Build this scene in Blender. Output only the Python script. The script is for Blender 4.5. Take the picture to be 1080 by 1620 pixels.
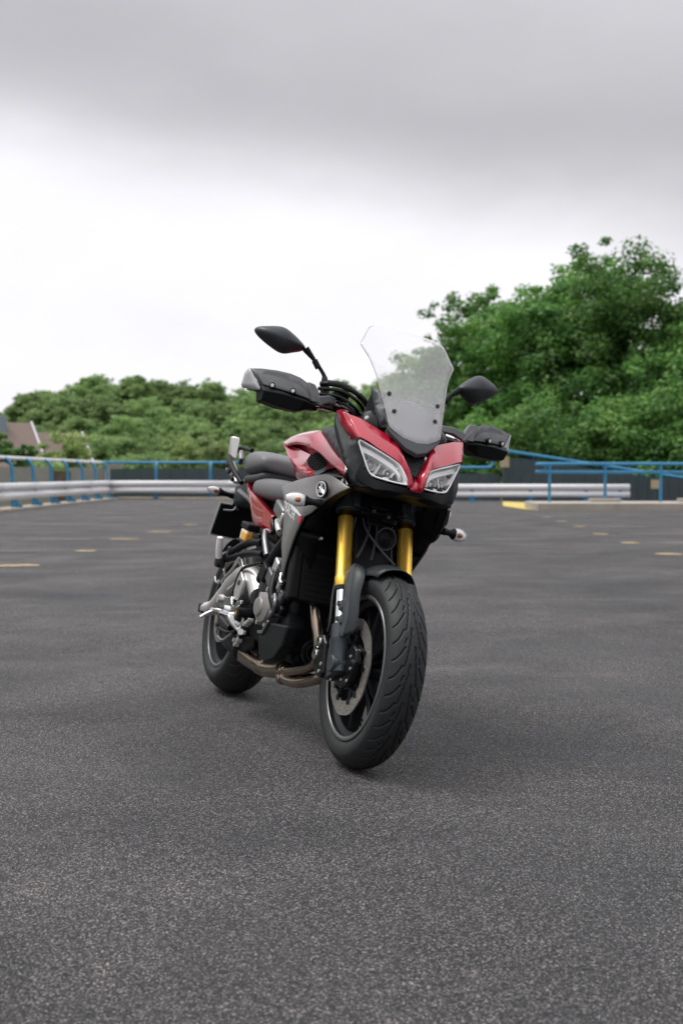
import bpy, bmesh, math, random
import numpy as np
from mathutils import Vector, Matrix, Euler
from mathutils.geometry import delaunay_2d_cdt

scene = bpy.context.scene
for o in list(bpy.data.objects):
    bpy.data.objects.remove(o)
COL = scene.collection
R = math.radians

# ------------------------------------------------------------------ camera
CAM_H = 0.892
cd = bpy.data.cameras.new("camera")
cam = bpy.data.objects.new("camera", cd)
COL.objects.link(cam)
cam.location = (0, 0, CAM_H)
cam.rotation_euler = (R(90 - 1.675), 0, 0)
cd.sensor_fit = 'VERTICAL'
cd.sensor_height = 36
cd.sensor_width = 24
cd.lens = 44.85
cd.clip_start = 0.05
cd.clip_end = 3000
cd.dof.use_dof = True
cd.dof.focus_distance = 3.68
cd.dof.aperture_fstop = 4.6
scene.camera = cam

# ------------------------------------------------------------------ sky, sun, exposure
SUN_EL, SUN_AZ = 60, -75          # azimuth from +Y towards +X
world = bpy.data.worlds.new("World")
scene.world = world
world.use_nodes = True
nt = world.node_tree
nt.nodes.clear()
def wn(t, **k):
    n = nt.nodes.new(t)
    for a, b in k.items():
        setattr(n, a, b)
    return n
wl = nt.links.new
out = wn('ShaderNodeOutputWorld')
bg = wn('ShaderNodeBackground')
bg.inputs[1].default_value = 1.0
sky = wn('ShaderNodeTexSky', sky_type='NISHITA')
sky.sun_disc = False
sky.sun_elevation = R(SUN_EL)
sky.sun_rotation = R(SUN_AZ)
tc = wn('ShaderNodeTexCoord')
sep = wn('ShaderNodeSeparateXYZ')
wl(tc.outputs['Generated'], sep.inputs[0])
mp = wn('ShaderNodeMapping')
mp.inputs['Scale'].default_value = (2.0, 2.0, 4.5)
wl(tc.outputs['Generated'], mp.inputs[0])
n1 = wn('ShaderNodeTexNoise')
n1.inputs['Scale'].default_value = 1.3
n1.inputs['Detail'].default_value = 5
n1.inputs['Roughness'].default_value = 0.5
wl(mp.outputs[0], n1.inputs['Vector'])
# the cloud bank's ragged lower edge: elevation disturbed by noise, and a little lower to the right
m1 = wn('ShaderNodeMath', operation='MULTIPLY_ADD')
wl(n1.outputs['Fac'], m1.inputs[0])
m1.inputs[1].default_value = 0.12
m1.inputs[2].default_value = -0.06
m2 = wn('ShaderNodeMath', operation='ADD')
wl(sep.outputs[2], m2.inputs[0])
wl(m1.outputs[0], m2.inputs[1])
m3 = wn('ShaderNodeMath', operation='MULTIPLY_ADD')
wl(sep.outputs[0], m3.inputs[0])
m3.inputs[1].default_value = 0.16
wl(m2.outputs[0], m3.inputs[2])
ramp = wn('ShaderNodeValToRGB')
cr = ramp.color_ramp
cr.interpolation = 'B_SPLINE'
stops = [(0.0, .58), (.08, .61), (.16, .63), (.195, .61), (.235, .42), (.275, .32), (.31, .335), (.37, .39), (.42, .44), (.55, .74), (.75, 1.0), (1.0, 1.1)]
cr.elements[0].position = stops[0][0]
cr.elements[1].position = stops[-1][0]
for p, v in stops[1:-1]:
    cr.elements.new(p)
for e, (p, v) in zip(cr.elements, stops):
    e.position = p
    e.color = (v * 1.005, v * .985, v * 1.025, 1)
wl(m3.outputs[0], ramp.inputs[0])
n2 = wn('ShaderNodeTexNoise')
n2.inputs['Scale'].default_value = 3.2
n2.inputs['Detail'].default_value = 7
n2.inputs['Roughness'].default_value = .55
wl(mp.outputs[0], n2.inputs['Vector'])
cm = wn('ShaderNodeMapRange')
cm.inputs[1].default_value, cm.inputs[2].default_value = .3, .7
cm.inputs[3].default_value, cm.inputs[4].default_value = .965, 1.035
wl(n2.outputs['Fac'], cm.inputs[0])
cmul = wn('ShaderNodeMixRGB', blend_type='MULTIPLY')
cmul.inputs[0].default_value = 1
wl(ramp.outputs[0], cmul.inputs[1])
wl(cm.outputs[0], cmul.inputs[2])
sc = wn('ShaderNodeMixRGB', blend_type='MULTIPLY')
sc.inputs[0].default_value = 1
sc.inputs[2].default_value = (.1, .1, .1, 1)
wl(sky.outputs[0], sc.inputs[1])
mx = wn('ShaderNodeMixRGB')
mx.inputs[0].default_value = .95
wl(sc.outputs[0], mx.inputs[1])
wl(cmul.outputs[0], mx.inputs[2])
wl(mx.outputs[0], bg.inputs[0])
wl(bg.outputs[0], out.inputs[0])

sd = bpy.data.lights.new("sun", 'SUN')
sd.energy = 1.5
sd.angle = R(24)
sd.color = (1, .97, .93)
sun = bpy.data.objects.new("sun", sd)
COL.objects.link(sun)
_d = Vector((math.sin(R(SUN_AZ)) * math.cos(R(SUN_EL)), math.cos(R(SUN_AZ)) * math.cos(R(SUN_EL)), math.sin(R(SUN_EL))))
sun.rotation_euler = _d.to_track_quat('Z', 'Y').to_euler()
sun.location = (10, 20, 30)

vs = scene.view_settings
scene.display_settings.display_device = 'sRGB'
vs.view_transform = 'Standard'
vs.look = 'None'
vs.exposure = 0.72
vs.gamma = 1
vs.use_curve_mapping = False
scene.cycles.max_bounces = 10
scene.cycles.transparent_max_bounces = 16
scene.cycles.caustics_reflective = False
scene.cycles.caustics_refractive = False
scene.cycles.sample_clamp_indirect = 6
scene.cycles.use_denoising = True
scene.cycles.denoising_prefilter = 'ACCURATE'
scene.cycles.denoising_input_passes = 'RGB_ALBEDO_NORMAL'

# ------------------------------------------------------------------ materials
MATS = {}
def mat(name, col, rough=.5, metal=0., coat=0., spec=.5, noise=None, bump=None, trans=0., ior=1.45, alpha=1., sheen=0.):
    """noise=(scale, colour2, contrast) ; bump=(scale, strength, distance)"""
    if name in MATS:
        return MATS[name]
    m = bpy.data.materials.new(name)
    m.use_nodes = True
    t = m.node_tree
    b = t.nodes['Principled BSDF']
    b.inputs['Base Color'].default_value = (*col, 1)
    b.inputs['Roughness'].default_value = rough
    b.inputs['Metallic'].default_value = metal
    b.inputs['Coat Weight'].default_value = coat
    b.inputs['Coat Roughness'].default_value = .04
    b.inputs['Specular IOR Level'].default_value = spec
    b.inputs['Transmission Weight'].default_value = trans
    b.inputs['IOR'].default_value = ior
    b.inputs['Alpha'].default_value = alpha
    if noise or bump:
        tcn = t.nodes.new('ShaderNodeTexCoord')
    if noise:
        n = t.nodes.new('ShaderNodeTexNoise')
        n.inputs['Scale'].default_value = noise[0]
        n.inputs['Detail'].default_value = 6
        n.inputs['Roughness'].default_value = .6
        t.links.new(tcn.outputs['Object'], n.inputs['Vector'])
        r = t.nodes.new('ShaderNodeValToRGB')
        r.color_ramp.elements[0].position = .5 - noise[2]
        r.color_ramp.elements[1].position = .5 + noise[2]
        r.color_ramp.elements[0].color = (*col, 1)
        r.color_ramp.elements[1].color = (*noise[1], 1)
        t.links.new(n.outputs['Fac'], r.inputs[0])
        t.links.new(r.outputs[0], b.inputs['Base Color'])
    if bump:
        n = t.nodes.new('ShaderNodeTexNoise')
        n.inputs['Scale'].default_value = bump[0]
        n.inputs['Detail'].default_value = 4
        t.links.new(tcn.outputs['Object'], n.inputs['Vector'])
        bp = t.nodes.new('ShaderNodeBump')
        bp.inputs['Strength'].default_value = bump[1]
        bp.inputs['Distance'].default_value = bump[2]
        t.links.new(n.outputs['Fac'], bp.inputs['Height'])
        t.links.new(bp.outputs[0], b.inputs['Normal'])
    MATS[name] = m
    return m

def asphalt_material():
    m = bpy.data.materials.new('asphalt')
    m.use_nodes = True
    t = m.node_tree
    N, Lk = t.nodes, t.links.new
    b = N['Principled BSDF']
    tcn = N.new('ShaderNodeTexCoord')
    def noise(scale, detail=3, rough=.5, vec=None, dist=0):
        n = N.new('ShaderNodeTexNoise')
        n.inputs['Scale'].default_value = scale
        n.inputs['Detail'].default_value = detail
        n.inputs['Roughness'].default_value = rough
        n.inputs['Distortion'].default_value = dist
        Lk(vec or tcn.outputs['Object'], n.inputs['Vector'])
        return n
    def ramp(src, els):
        r = N.new('ShaderNodeValToRGB')
        r.color_ramp.elements[0].position = els[0][0]
        r.color_ramp.elements[1].position = els[-1][0]
        for p, c in els[1:-1]:
            r.color_ramp.elements.new(p)
        for e, (p, c) in zip(r.color_ramp.elements, els):
            e.position = p
            e.color = (*c, 1) if len(c) == 3 else c
        Lk(src, r.inputs[0])
        return r
    def mix(mode, fac, a, c):
        x = N.new('ShaderNodeMixRGB')
        x.blend_type = mode
        if isinstance(fac, float):
            x.inputs[0].default_value = fac
        else:
            Lk(fac, x.inputs[0])
        for i, v in ((1, a), (2, c)):
            if isinstance(v, tuple):
                x.inputs[i].default_value = (*v, 1)
            else:
                Lk(v, x.inputs[i])
        return x.outputs[0]
    # stones of the surface dressing
    vo = N.new('ShaderNodeTexVoronoi')
    vo.inputs['Scale'].default_value = 275
    Lk(tcn.outputs['Object'], vo.inputs['Vector'])
    stone = ramp(vo.outputs['Color'], [(0.10, (.002, .004, .006)), (.42, (.022, .024, .028)), (.68, (.082, .079, .079)), (.95, (.31, .28, .268))])
    gap = ramp(vo.outputs['Distance'], [(.0, (1.1, 1.1, 1.1)), (.45, (.9, .9, .9)), (.85, (.10, .11, .13))])
    c = mix('MULTIPLY', 1., stone.outputs[0], gap.outputs[0])
    fine = ramp(noise(110, 3, .75).outputs['Fac'], [(.36, (.44, .46, .49)), (.64, (1.62, 1.58, 1.56))])
    c = mix('MULTIPLY', .85, c, fine.outputs[0])
    # worn paler and damper darker areas
    big = ramp(noise(.75, 7, .66, None, .5).outputs['Fac'], [(.36, (.68, .71, .75)), (.5, (1.03, 1.02, 1.02)), (.63, (1.5, 1.43, 1.40))])
    c = mix('MULTIPLY', .9, c, big.outputs[0])
    mp2 = N.new('ShaderNodeMapping')
    mp2.inputs['Scale'].default_value = (.45, .8, 1)
    Lk(tcn.outputs['Object'], mp2.inputs[0])
    streak = ramp(noise(.9, 8, .74, mp2.outputs[0], 1.2).outputs['Fac'], [(.55, (0, 0, 0)), (.76, (.42, .42, .42))])
    c = mix('MIX', streak.outputs[0], c, (.17, .148, .139))
    # small dark oil spots and pale grit
    spots_ = ramp(noise(5.5, 2, .4).outputs['Fac'], [(.70, (1, 1, 1)), (.76, (.45, .46, .5))])
    c = mix('MULTIPLY', .8, c, spots_.outputs[0])
    vg = N.new('ShaderNodeTexVoronoi')
    vg.inputs['Scale'].default_value = 7
    Lk(tcn.outputs['Object'], vg.inputs['Vector'])
    grit = ramp(vg.outputs['Distance'], [(.0, (1, 1, 1)), (.045, (0, 0, 0))])
    c = mix('MIX', grit.outputs[0], c, (.34, .32, .30))
    Lk(c, b.inputs['Base Color'])
    rr = ramp(noise(1.2, 4).outputs['Fac'], [(.3, (.62, .62, .62)), (.7, (.85, .85, .85))])
    Lk(rr.outputs[0], b.inputs['Roughness'])
    bp = N.new('ShaderNodeBump')
    bp.inputs['Strength'].default_value = .9
    bp.inputs['Distance'].default_value = .004
    inv = N.new('ShaderNodeMath')
    inv.operation = 'SUBTRACT'
    inv.inputs[0].default_value = 1
    Lk(vo.outputs['Distance'], inv.inputs[1])
    Lk(inv.outputs[0], bp.inputs['Height'])
    Lk(bp.outputs[0], b.inputs['Normal'])
    b.inputs['Specular IOR Level'].default_value = .42
    MATS['asphalt'] = m
    return m

def leaf_material(name, c1, c2, c3, transl=.35):
    m = bpy.data.materials.new(name)
    m.use_nodes = True
    t = m.node_tree
    N, Lk = t.nodes, t.links.new
    N.clear()
    o = N.new('ShaderNodeOutputMaterial')
    g = N.new('ShaderNodeNewGeometry')
    tcn = N.new('ShaderNodeTexCoord')
    n = N.new('ShaderNodeTexNoise')
    n.inputs['Scale'].default_value = .55
    n.inputs['Detail'].default_value = 3
    Lk(tcn.outputs['Object'], n.inputs['Vector'])
    a = N.new('ShaderNodeMath')
    a.operation = 'MULTIPLY_ADD'
    Lk(g.outputs['Random Per Island'], a.inputs[0])
    a.inputs[1].default_value = .45
    Lk(n.outputs['Fac'], a.inputs[2])
    s = N.new('ShaderNodeMath')
    s.operation = 'SUBTRACT'
    Lk(a.outputs[0], s.inputs[0])
    s.inputs[1].default_value = .25
    r = N.new('ShaderNodeValToRGB')
    for _ in range(1):
        r.color_ramp.elements.new(.5)
    for e, (p, c) in zip(r.color_ramp.elements, ((.2, c1), (.48, c2), (.8, c3))):
        e.position = p
        e.color = (*c, 1)
    Lk(s.outputs[0], r.inputs[0])
    oi = N.new('ShaderNodeObjectInfo')
    hv = N.new('ShaderNodeHueSaturation')
    mr = N.new('ShaderNodeMapRange')
    mr.inputs[3].default_value = .8
    mr.inputs[4].default_value = 1.25
    Lk(oi.outputs['Random'], mr.inputs[0])
    Lk(mr.outputs[0], hv.inputs['Value'])
    Lk(r.outputs[0], hv.inputs['Color'])
    d = N.new('ShaderNodeBsdfPrincipled')
    d.inputs['Roughness'].default_value = .5
    d.inputs['Specular IOR Level'].default_value = .35
    Lk(hv.outputs[0], d.inputs['Base Color'])
    tr = N.new('ShaderNodeBsdfTranslucent')
    Lk(hv.outputs[0], tr.inputs[0])
    mxn = N.new('ShaderNodeMixShader')
    mxn.inputs[0].default_value = transl
    Lk(d.outputs[0], mxn.inputs[1])
    Lk(tr.outputs[0], mxn.inputs[2])
    Lk(mxn.outputs[0], o.inputs[0])
    MATS[name] = m
    return m

asphalt_material()
mat('concrete', (.30, .27, .235), .85, noise=(3, (.42, .38, .33), .25), bump=(60, .4, .01))
mat('sandy_concrete', (.30, .25, .19), .9, noise=(2.2, (.40, .35, .28), .2), bump=(40, .4, .01))
mat('yellow_kerb', (.56, .42, .07), .7, noise=(5, (.44, .35, .12), .2))
mat('yellow_line', (.44, .32, .14), .8, noise=(18, (.14, .12, .10), .13))
mat('worn_line', (.17, .145, .12), .8, noise=(14, (.115, .105, .10), .14))
mat('blue_paint', (.025, .19, .36), .45, noise=(3, (.045, .24, .42), .25))
mat('galvanised', (.66, .655, .67), .65, noise=(5, (.74, .735, .75), .25))
mat('slate_cladding', (.045, .066, .076), .6, noise=(2, (.06, .082, .09), .3))
mat('grey_board', (.24, .235, .225), .8, noise=(3, (.32, .31, .295), .25))
mat('plywood', (.44, .34, .20), .7, noise=(10, (.50, .40, .25), .3))
mat('roof_tile', (.15, .112, .098), .8, noise=(6, (.20, .15, .13), .25))
mat('white_trim', (.62, .63, .66), .5)
mat('brick_wall', (.36, .17, .12), .85, noise=(8, (.44, .23, .17), .25))
mat('render_wall', (.42, .38, .34), .85, noise=(2, (.5, .46, .41), .3))
mat('chimney_lead', (.22, .25, .31), .7)
mat('window_glass', (.03, .035, .04), .08)
mat('grass', (.05, .09, .025), .9, noise=(.4, (.09, .12, .04), .3))
mat('bark', (.09, .07, .05), .9, noise=(6, (.14, .11, .085), .2), bump=(14, .8, .04))
leaf_material('leaf_wood', (.135, .235, .08), (.225, .345, .125), (.34, .46, .18), .5)
leaf_material('leaf_big', (.045, .14, .034), (.115, .255, .06), (.23, .385, .10), .5)
leaf_material('leaf_light', (.16, .25, .08), (.26, .35, .12), (.36, .43, .17), .45)
# motorcycle
mat('red_paint', (.39, .003, .026), .33, metal=.05, coat=1.0, spec=.4)
mat('grey_matte', (.165, .158, .155), .42, metal=.35, noise=(500, (.20, .19, .188), .3))
mat('black_plastic', (.0050, .0060, .0068), .5, spec=.22, bump=(700, .12, .0006))
mat('dark_plastic', (.026, .031, .035), .45, spec=.4, bump=(600, .15, .0006))
mat('grey_plastic', (.052, .058, .063), .45, spec=.4, bump=(600, .15, .0006))
mat('black_gloss', (.0035, .004, .005), .22, spec=.35)
mat('guard_grey', (.085, .088, .094), .45, bump=(700, .15, .0006))
mat('badge_silver', (.72, .72, .74), .3, metal=.3)
mat('guard_tip', (.34, .34, .36), .35)
mat('engine_black', (.0050, .0060, .0074), .45, spec=.2, bump=(180, .2, .001))
mat('alloy', (.66, .64, .63), .33, metal=.7, bump=(220, .12, .0008))
mat('alloy_case', (.30, .285, .275), .4, metal=.6, bump=(220, .12, .0008))
mat('alloy_dark', (.20, .20, .21), .36, metal=.8, bump=(220, .12, .0008))
mat('polished', (.78, .78, .79), .16, metal=1)
mat('chrome', (.86, .86, .88), .07, metal=1)
mat('gold', (1.0, .62, .10), .32, metal=.85)
mat('gold_dark', (.30, .17, .03), .3, metal=1)
mat('casting', (.055, .065, .073), .42, metal=.4, bump=(300, .2, .0008))
mat('rim_black', (.012, .014, .017), .32, metal=.3, spec=.4)
mat('rim_edge', (.17, .17, .175), .32, metal=.7)
mat('steel_disc', (.62, .58, .56), .33, metal=.9)
mat('rubber', (.012, .0135, .015), .6, spec=.35, bump=(350, .15, .0006))
mat('tread', (.0165, .018, .019), .55, spec=.3, noise=(40, (.026, .028, .029), .3), bump=(500, .2, .0008))
mat('header_steel', (.40, .33, .27), .26, metal=1, noise=(14, (.27, .20, .155), .3))
mat('seat_vinyl', (.125, .125, .13), .5, bump=(520, .25, .0008))
mat('seat_dark', (.035, .037, .04), .6, bump=(520, .3, .0008))
mat('amber', (.75, .22, .02), .15, trans=.4)
mat('red_amber', (.35, .08, .02), .3)
mat('amber_fluid', (.72, .36, .06), .3)
mat('satin_reflector', (.9, .9, .91), .4)
mat('clear_lens', (.95, .95, .95), .03, trans=1, ior=1.3)
mat('screen_edge', (.45, .45, .47), .3)
mat('white_plastic', (.86, .86, .87), .3)
mat('reservoir_plastic', (.62, .55, .45), .4)
mat('plate_white', (.75, .76, .74), .4)
mat('lettering', (.75, .75, .75), .4)
mat('red_mark', (.55, .01, .04), .4)
mat('mirror_glass', (.8, .82, .84), .02, metal=1)
mat('brake_line', (.04, .042, .045), .35)
mat('radiator_fin', (.004, .0045, .0055), .5, spec=.25)

def carbon_material():
    m = mat('ribbed_panel', (.016, .019, .022), .42, spec=.4)
    t = m.node_tree
    b = t.nodes['Principled BSDF']
    tcn = t.nodes.new('ShaderNodeTexCoord')
    mpn = t.nodes.new('ShaderNodeMapping')
    mpn.inputs['Rotation'].default_value = (0, R(-38), 0)
    t.links.new(tcn.outputs['Object'], mpn.inputs[0])
    w = t.nodes.new('ShaderNodeTexWave')
    w.wave_type = 'BANDS'
    w.bands_direction = 'Z'
    w.inputs['Scale'].default_value = 85
    w.inputs['Distortion'].default_value = .3
    t.links.new(mpn.outputs[0], w.inputs['Vector'])
    bp = t.nodes.new('ShaderNodeBump')
    bp.inputs['Strength'].default_value = .8
    bp.inputs['Distance'].default_value = .0009
    t.links.new(w.outputs['Fac'], bp.inputs['Height'])
    t.links.new(bp.outputs[0], b.inputs['Normal'])
carbon_material()

def screen_material():
    m = bpy.data.materials.new('windscreen_acrylic')
    m.use_nodes = True
    t = m.node_tree
    N, Lk = t.nodes, t.links.new
    N.clear()
    o = N.new('ShaderNodeOutputMaterial')
    tr = N.new('ShaderNodeBsdfTransparent')
    tr.inputs[0].default_value = (.97, .97, .975, 1)
    gl = N.new('ShaderNodeBsdfGlossy')
    gl.inputs['Roughness'].default_value = .06
    lw = N.new('ShaderNodeLayerWeight')
    lw.inputs[0].default_value = .5
    pw = N.new('ShaderNodeMath')
    pw.operation = 'POWER'
    Lk(lw.outputs['Facing'], pw.inputs[0])
    pw.inputs[1].default_value = 4.0
    fr = N.new('ShaderNodeMath')
    fr.operation = 'MULTIPLY_ADD'
    Lk(pw.outputs[0], fr.inputs[0])
    fr.inputs[1].default_value = .8
    fr.inputs[2].default_value = .095
    m1 = N.new('ShaderNodeMixShader')
    Lk(fr.outputs[0], m1.inputs[0])
    Lk(tr.outputs[0], m1.inputs[1])
    Lk(gl.outputs[0], m1.inputs[2])
    # sky reflection painted as a pale scattering film, denser low down, with faint rain drops
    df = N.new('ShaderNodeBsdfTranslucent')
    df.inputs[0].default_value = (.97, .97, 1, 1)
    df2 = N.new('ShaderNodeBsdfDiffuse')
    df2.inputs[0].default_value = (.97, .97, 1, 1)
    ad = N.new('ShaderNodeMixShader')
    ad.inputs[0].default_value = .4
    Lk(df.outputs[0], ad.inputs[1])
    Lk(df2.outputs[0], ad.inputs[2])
    tcn = N.new('ShaderNodeTexCoord')
    vo = N.new('ShaderNodeTexVoronoi')
    vo.inputs['Scale'].default_value = 190
    Lk(tcn.outputs['Object'], vo.inputs['Vector'])
    rp = N.new('ShaderNodeValToRGB')
    rp.color_ramp.elements[0].position = .25
    rp.color_ramp.elements[0].color = (1, 1, 1, 1)
    rp.color_ramp.elements[1].position = .45
    rp.color_ramp.elements[1].color = (0, 0, 0, 1)
    Lk(vo.outputs['Distance'], rp.inputs[0])
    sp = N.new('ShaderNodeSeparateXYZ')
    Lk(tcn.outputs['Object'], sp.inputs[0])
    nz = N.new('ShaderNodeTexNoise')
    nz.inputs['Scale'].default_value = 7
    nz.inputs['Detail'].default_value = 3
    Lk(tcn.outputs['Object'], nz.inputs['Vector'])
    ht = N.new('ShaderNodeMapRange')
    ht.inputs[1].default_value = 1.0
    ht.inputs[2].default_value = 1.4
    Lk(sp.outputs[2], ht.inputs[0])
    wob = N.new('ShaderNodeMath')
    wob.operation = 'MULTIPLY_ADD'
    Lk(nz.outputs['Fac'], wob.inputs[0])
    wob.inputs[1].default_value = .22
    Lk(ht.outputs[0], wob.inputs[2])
    sky_veil = N.new('ShaderNodeValToRGB')
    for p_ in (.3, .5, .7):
        sky_veil.color_ramp.elements.new(p_)
    for e_, (p_, v_) in zip(sky_veil.color_ramp.elements, ((.12, .36), (.38, .28), (.58, .12), (.78, .03), (1.0, .01))):
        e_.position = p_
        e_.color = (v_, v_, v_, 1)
    Lk(wob.outputs[0], sky_veil.inputs[0])
    drop = N.new('ShaderNodeValToRGB')
    for p_ in (.4, .6):
        drop.color_ramp.elements.new(p_)
    for e_, (p_, v_) in zip(drop.color_ramp.elements, ((.3, 0), (.5, .06), (.66, .06), (.8, 0))):
        e_.position = p_
        e_.color = (v_, v_, v_, 1)
    Lk(wob.outputs[0], drop.inputs[0])
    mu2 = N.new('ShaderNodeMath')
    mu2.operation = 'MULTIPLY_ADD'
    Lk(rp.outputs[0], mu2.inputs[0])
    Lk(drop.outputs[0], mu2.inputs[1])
    Lk(sky_veil.outputs[0], mu2.inputs[2])
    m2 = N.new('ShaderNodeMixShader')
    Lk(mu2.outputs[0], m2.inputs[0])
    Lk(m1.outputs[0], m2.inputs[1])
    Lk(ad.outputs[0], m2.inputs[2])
    Lk(m2.outputs[0], o.inputs[0])
    MATS['windscreen'] = m
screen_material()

def lens_material():
    m = bpy.data.materials.new('headlight_lens')
    m.use_nodes = True
    t = m.node_tree
    N, Lk = t.nodes, t.links.new
    N.clear()
    o = N.new('ShaderNodeOutputMaterial')
    tr = N.new('ShaderNodeBsdfTransparent')
    gl = N.new('ShaderNodeBsdfGlossy')
    gl.inputs['Roughness'].default_value = .03
    lw = N.new('ShaderNodeLayerWeight')
    lw.inputs[0].default_value = .5
    pw = N.new('ShaderNodeMath')
    pw.operation = 'POWER'
    Lk(lw.outputs['Facing'], pw.inputs[0])
    pw.inputs[1].default_value = 4.0
    fr = N.new('ShaderNodeMath')
    fr.operation = 'MULTIPLY_ADD'
    Lk(pw.outputs[0], fr.inputs[0])
    fr.inputs[1].default_value = .8
    fr.inputs[2].default_value = .09
    m1 = N.new('ShaderNodeMixShader')
    Lk(fr.outputs[0], m1.inputs[0])
    Lk(tr.outputs[0], m1.inputs[1])
    Lk(gl.outputs[0], m1.inputs[2])
    Lk(m1.outputs[0], o.inputs[0])
    MATS['lens'] = m
lens_material()

# ------------------------------------------------------------------ helpers
def link(name, me, m=None, parent=None):
    o = bpy.data.objects.new(name, me)
    COL.objects.link(o)
    if m is not None and me is not None:
        if not me.materials:
            me.materials.append(MATS[m])
    if parent is not None:
        o.parent = parent
    return o

def empty(name, loc=(0, 0, 0), rz=0, label=None, cat=None, group=None):
    o = bpy.data.objects.new(name, None)
    COL.objects.link(o)
    o.location = loc
    o.rotation_euler = (0, 0, rz)
    o.empty_display_size = .2
    tag(o, label, cat, group)
    return o

def tag(o, label=None, cat=None, group=None, kind=None):
    if label:
        o['label'] = label
    if cat:
        o['category'] = cat
    if group:
        o['group'] = group
    if kind:
        o['kind'] = kind
    return o

def pyd(verts, faces, smooth=False, sharp=None):
    me = bpy.data.meshes.new('mesh')
    me.from_pydata([tuple(map(float, v)) for v in verts], [], [tuple(int(i) for i in f) for f in faces])
    me.validate()
    bm = bmesh.new()
    bm.from_mesh(me)
    bmesh.ops.recalc_face_normals(bm, faces=bm.faces)
    bm.to_mesh(me)
    bm.free()
    if smooth:
        me.shade_smooth()
        if sharp:
            me.set_sharp_from_angle(angle=R(sharp))
    return me

class MB:
    """collects primitives into one mesh"""
    def __init__(s):
        s.v = []
        s.f = []
    def add(s, v, f):
        k = len(s.v)
        s.v += [tuple(p) for p in v]
        s.f += [tuple(i + k for i in q) for q in f]
        return s
    def box(s, c, size, rot=None):
        hx, hy, hz = size[0] / 2, size[1] / 2, size[2] / 2
        vs_ = [Vector((x, y, z)) for x in (-hx, hx) for y in (-hy, hy) for z in (-hz, hz)]
        if rot is not None:
            vs_ = [rot @ p for p in vs_]
        vs_ = [p + Vector(c) for p in vs_]
        return s.add(vs_, [(0, 1, 3, 2), (4, 6, 7, 5), (0, 4, 5, 1), (2, 3, 7, 6), (0, 2, 6, 4), (1, 5, 7, 3)])
    def cyl(s, a, b, r1, r2=None, n=20, cap=True):
        r2 = r1 if r2 is None else r2
        a, b = Vector(a), Vector(b)
        d = (b - a).normalized()
        u = d.orthogonal().normalized()
        w = d.cross(u)
        vs_ = []
        for p, r in ((a, r1), (b, r2)):
            for i in range(n):
                t = 2 * math.pi * i / n
                vs_.append(p + u * math.cos(t) * r + w * math.sin(t) * r)
        fs = [(i, (i + 1) % n, n + (i + 1) % n, n + i) for i in range(n)]
        if cap:
            fs += [tuple(range(n - 1, -1, -1)), tuple(range(n, 2 * n))]
        return s.add(vs_, fs)
    def mesh(s, smooth=False, sharp=35):
        return pyd(s.v, s.f, smooth, sharp)

def cat(pts, n, closed=False):
    """Catmull-Rom through pts, resampled evenly to n points"""
    P = np.array([tuple(p) for p in pts], float)
    if len(P) == 2:
        return [Vector(P[0] + (P[1] - P[0]) * t) for t in np.linspace(0, 1, n)]
    if closed:
        Q = np.vstack([P[-1], P, P[0], P[1]])
        segs = len(P)
    else:
        Q = np.vstack([2 * P[0] - P[1], P, 2 * P[-1] - P[-2]])
        segs = len(P) - 1
    o = []
    for i in range(segs):
        p0, p1, p2, p3 = Q[i:i + 4]
        for t in np.linspace(0, 1, 12, endpoint=False):
            o.append(.5 * (2 * p1 + (p2 - p0) * t + (2 * p0 - 5 * p1 + 4 * p2 - p3) * t * t + (3 * p1 - p0 - 3 * p2 + p3) * t ** 3))
    o.append(Q[segs + 1 - 0] if closed else P[-1])
    if closed:
        o[-1] = o[0]
    return resample(o, n, closed)

def resample(pts, n, closed=False):
    o = np.array([tuple(p) for p in pts], float)
    if closed and np.linalg.norm(o[0] - o[-1]) > 1e-9:
        o = np.vstack([o, o[:1]])
    d = np.concatenate([[0], np.cumsum(np.linalg.norm(np.diff(o, axis=0), axis=1))])
    t = np.linspace(0, d[-1], n, endpoint=not closed)
    return [Vector([np.interp(x, d, o[:, k]) for k in range(3)]) for x in t]

def loft_data(curves, closed=False):
    n = len(curves[0])
    v = [p for c in curves for p in c]
    f = []
    for j in range(len(curves) - 1):
        for i in range(n if closed else n - 1):
            k = (i + 1) % n
            f.append((j * n + i, j * n + k, (j + 1) * n + k, (j + 1) * n + i))
    return v, f

def sweep_data(path, radius, n=14, cap=True, flat=1.0):
    """tube along path; radius number or list"""
    P = [Vector(p) for p in path]
    m = len(P)
    rs = radius if isinstance(radius, (list, tuple, np.ndarray)) else [radius] * m
    if len(rs) != m:
        rs = np.interp(np.linspace(0, 1, m), np.linspace(0, 1, len(rs)), rs)
    T = [(P[min(i + 1, m - 1)] - P[max(i - 1, 0)]).normalized() for i in range(m)]
    u = T[0].orthogonal().normalized()
    v, f = [], []
    for i in range(m):
        u = (u - T[i] * u.dot(T[i])).normalized()
        w = T[i].cross(u)
        for k in range(n):
            a = 2 * math.pi * k / n
            v.append(P[i] + (u * math.cos(a) + w * math.sin(a) * flat) * float(rs[i]))
    for i in range(m - 1):
        for k in range(n):
            q = (k + 1) % n
            f.append((i * n + k, i * n + q, (i + 1) * n + q, (i + 1) * n + k))
    if cap:
        f += [tuple(range(n - 1, -1, -1)), tuple(range((m - 1) * n, m * n))]
    return v, f

def tube(name, pts, radius, m, parent, n=14, smooth=True, steps=None, curve=True):
    path = cat(pts, steps or max(8, len(pts) * 6)) if curve and len(pts) > 2 else [Vector(p) for p in pts]
    v, f = sweep_data(path, radius, n)
    return link(name, pyd(v, f, smooth, 50), m, parent)

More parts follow.
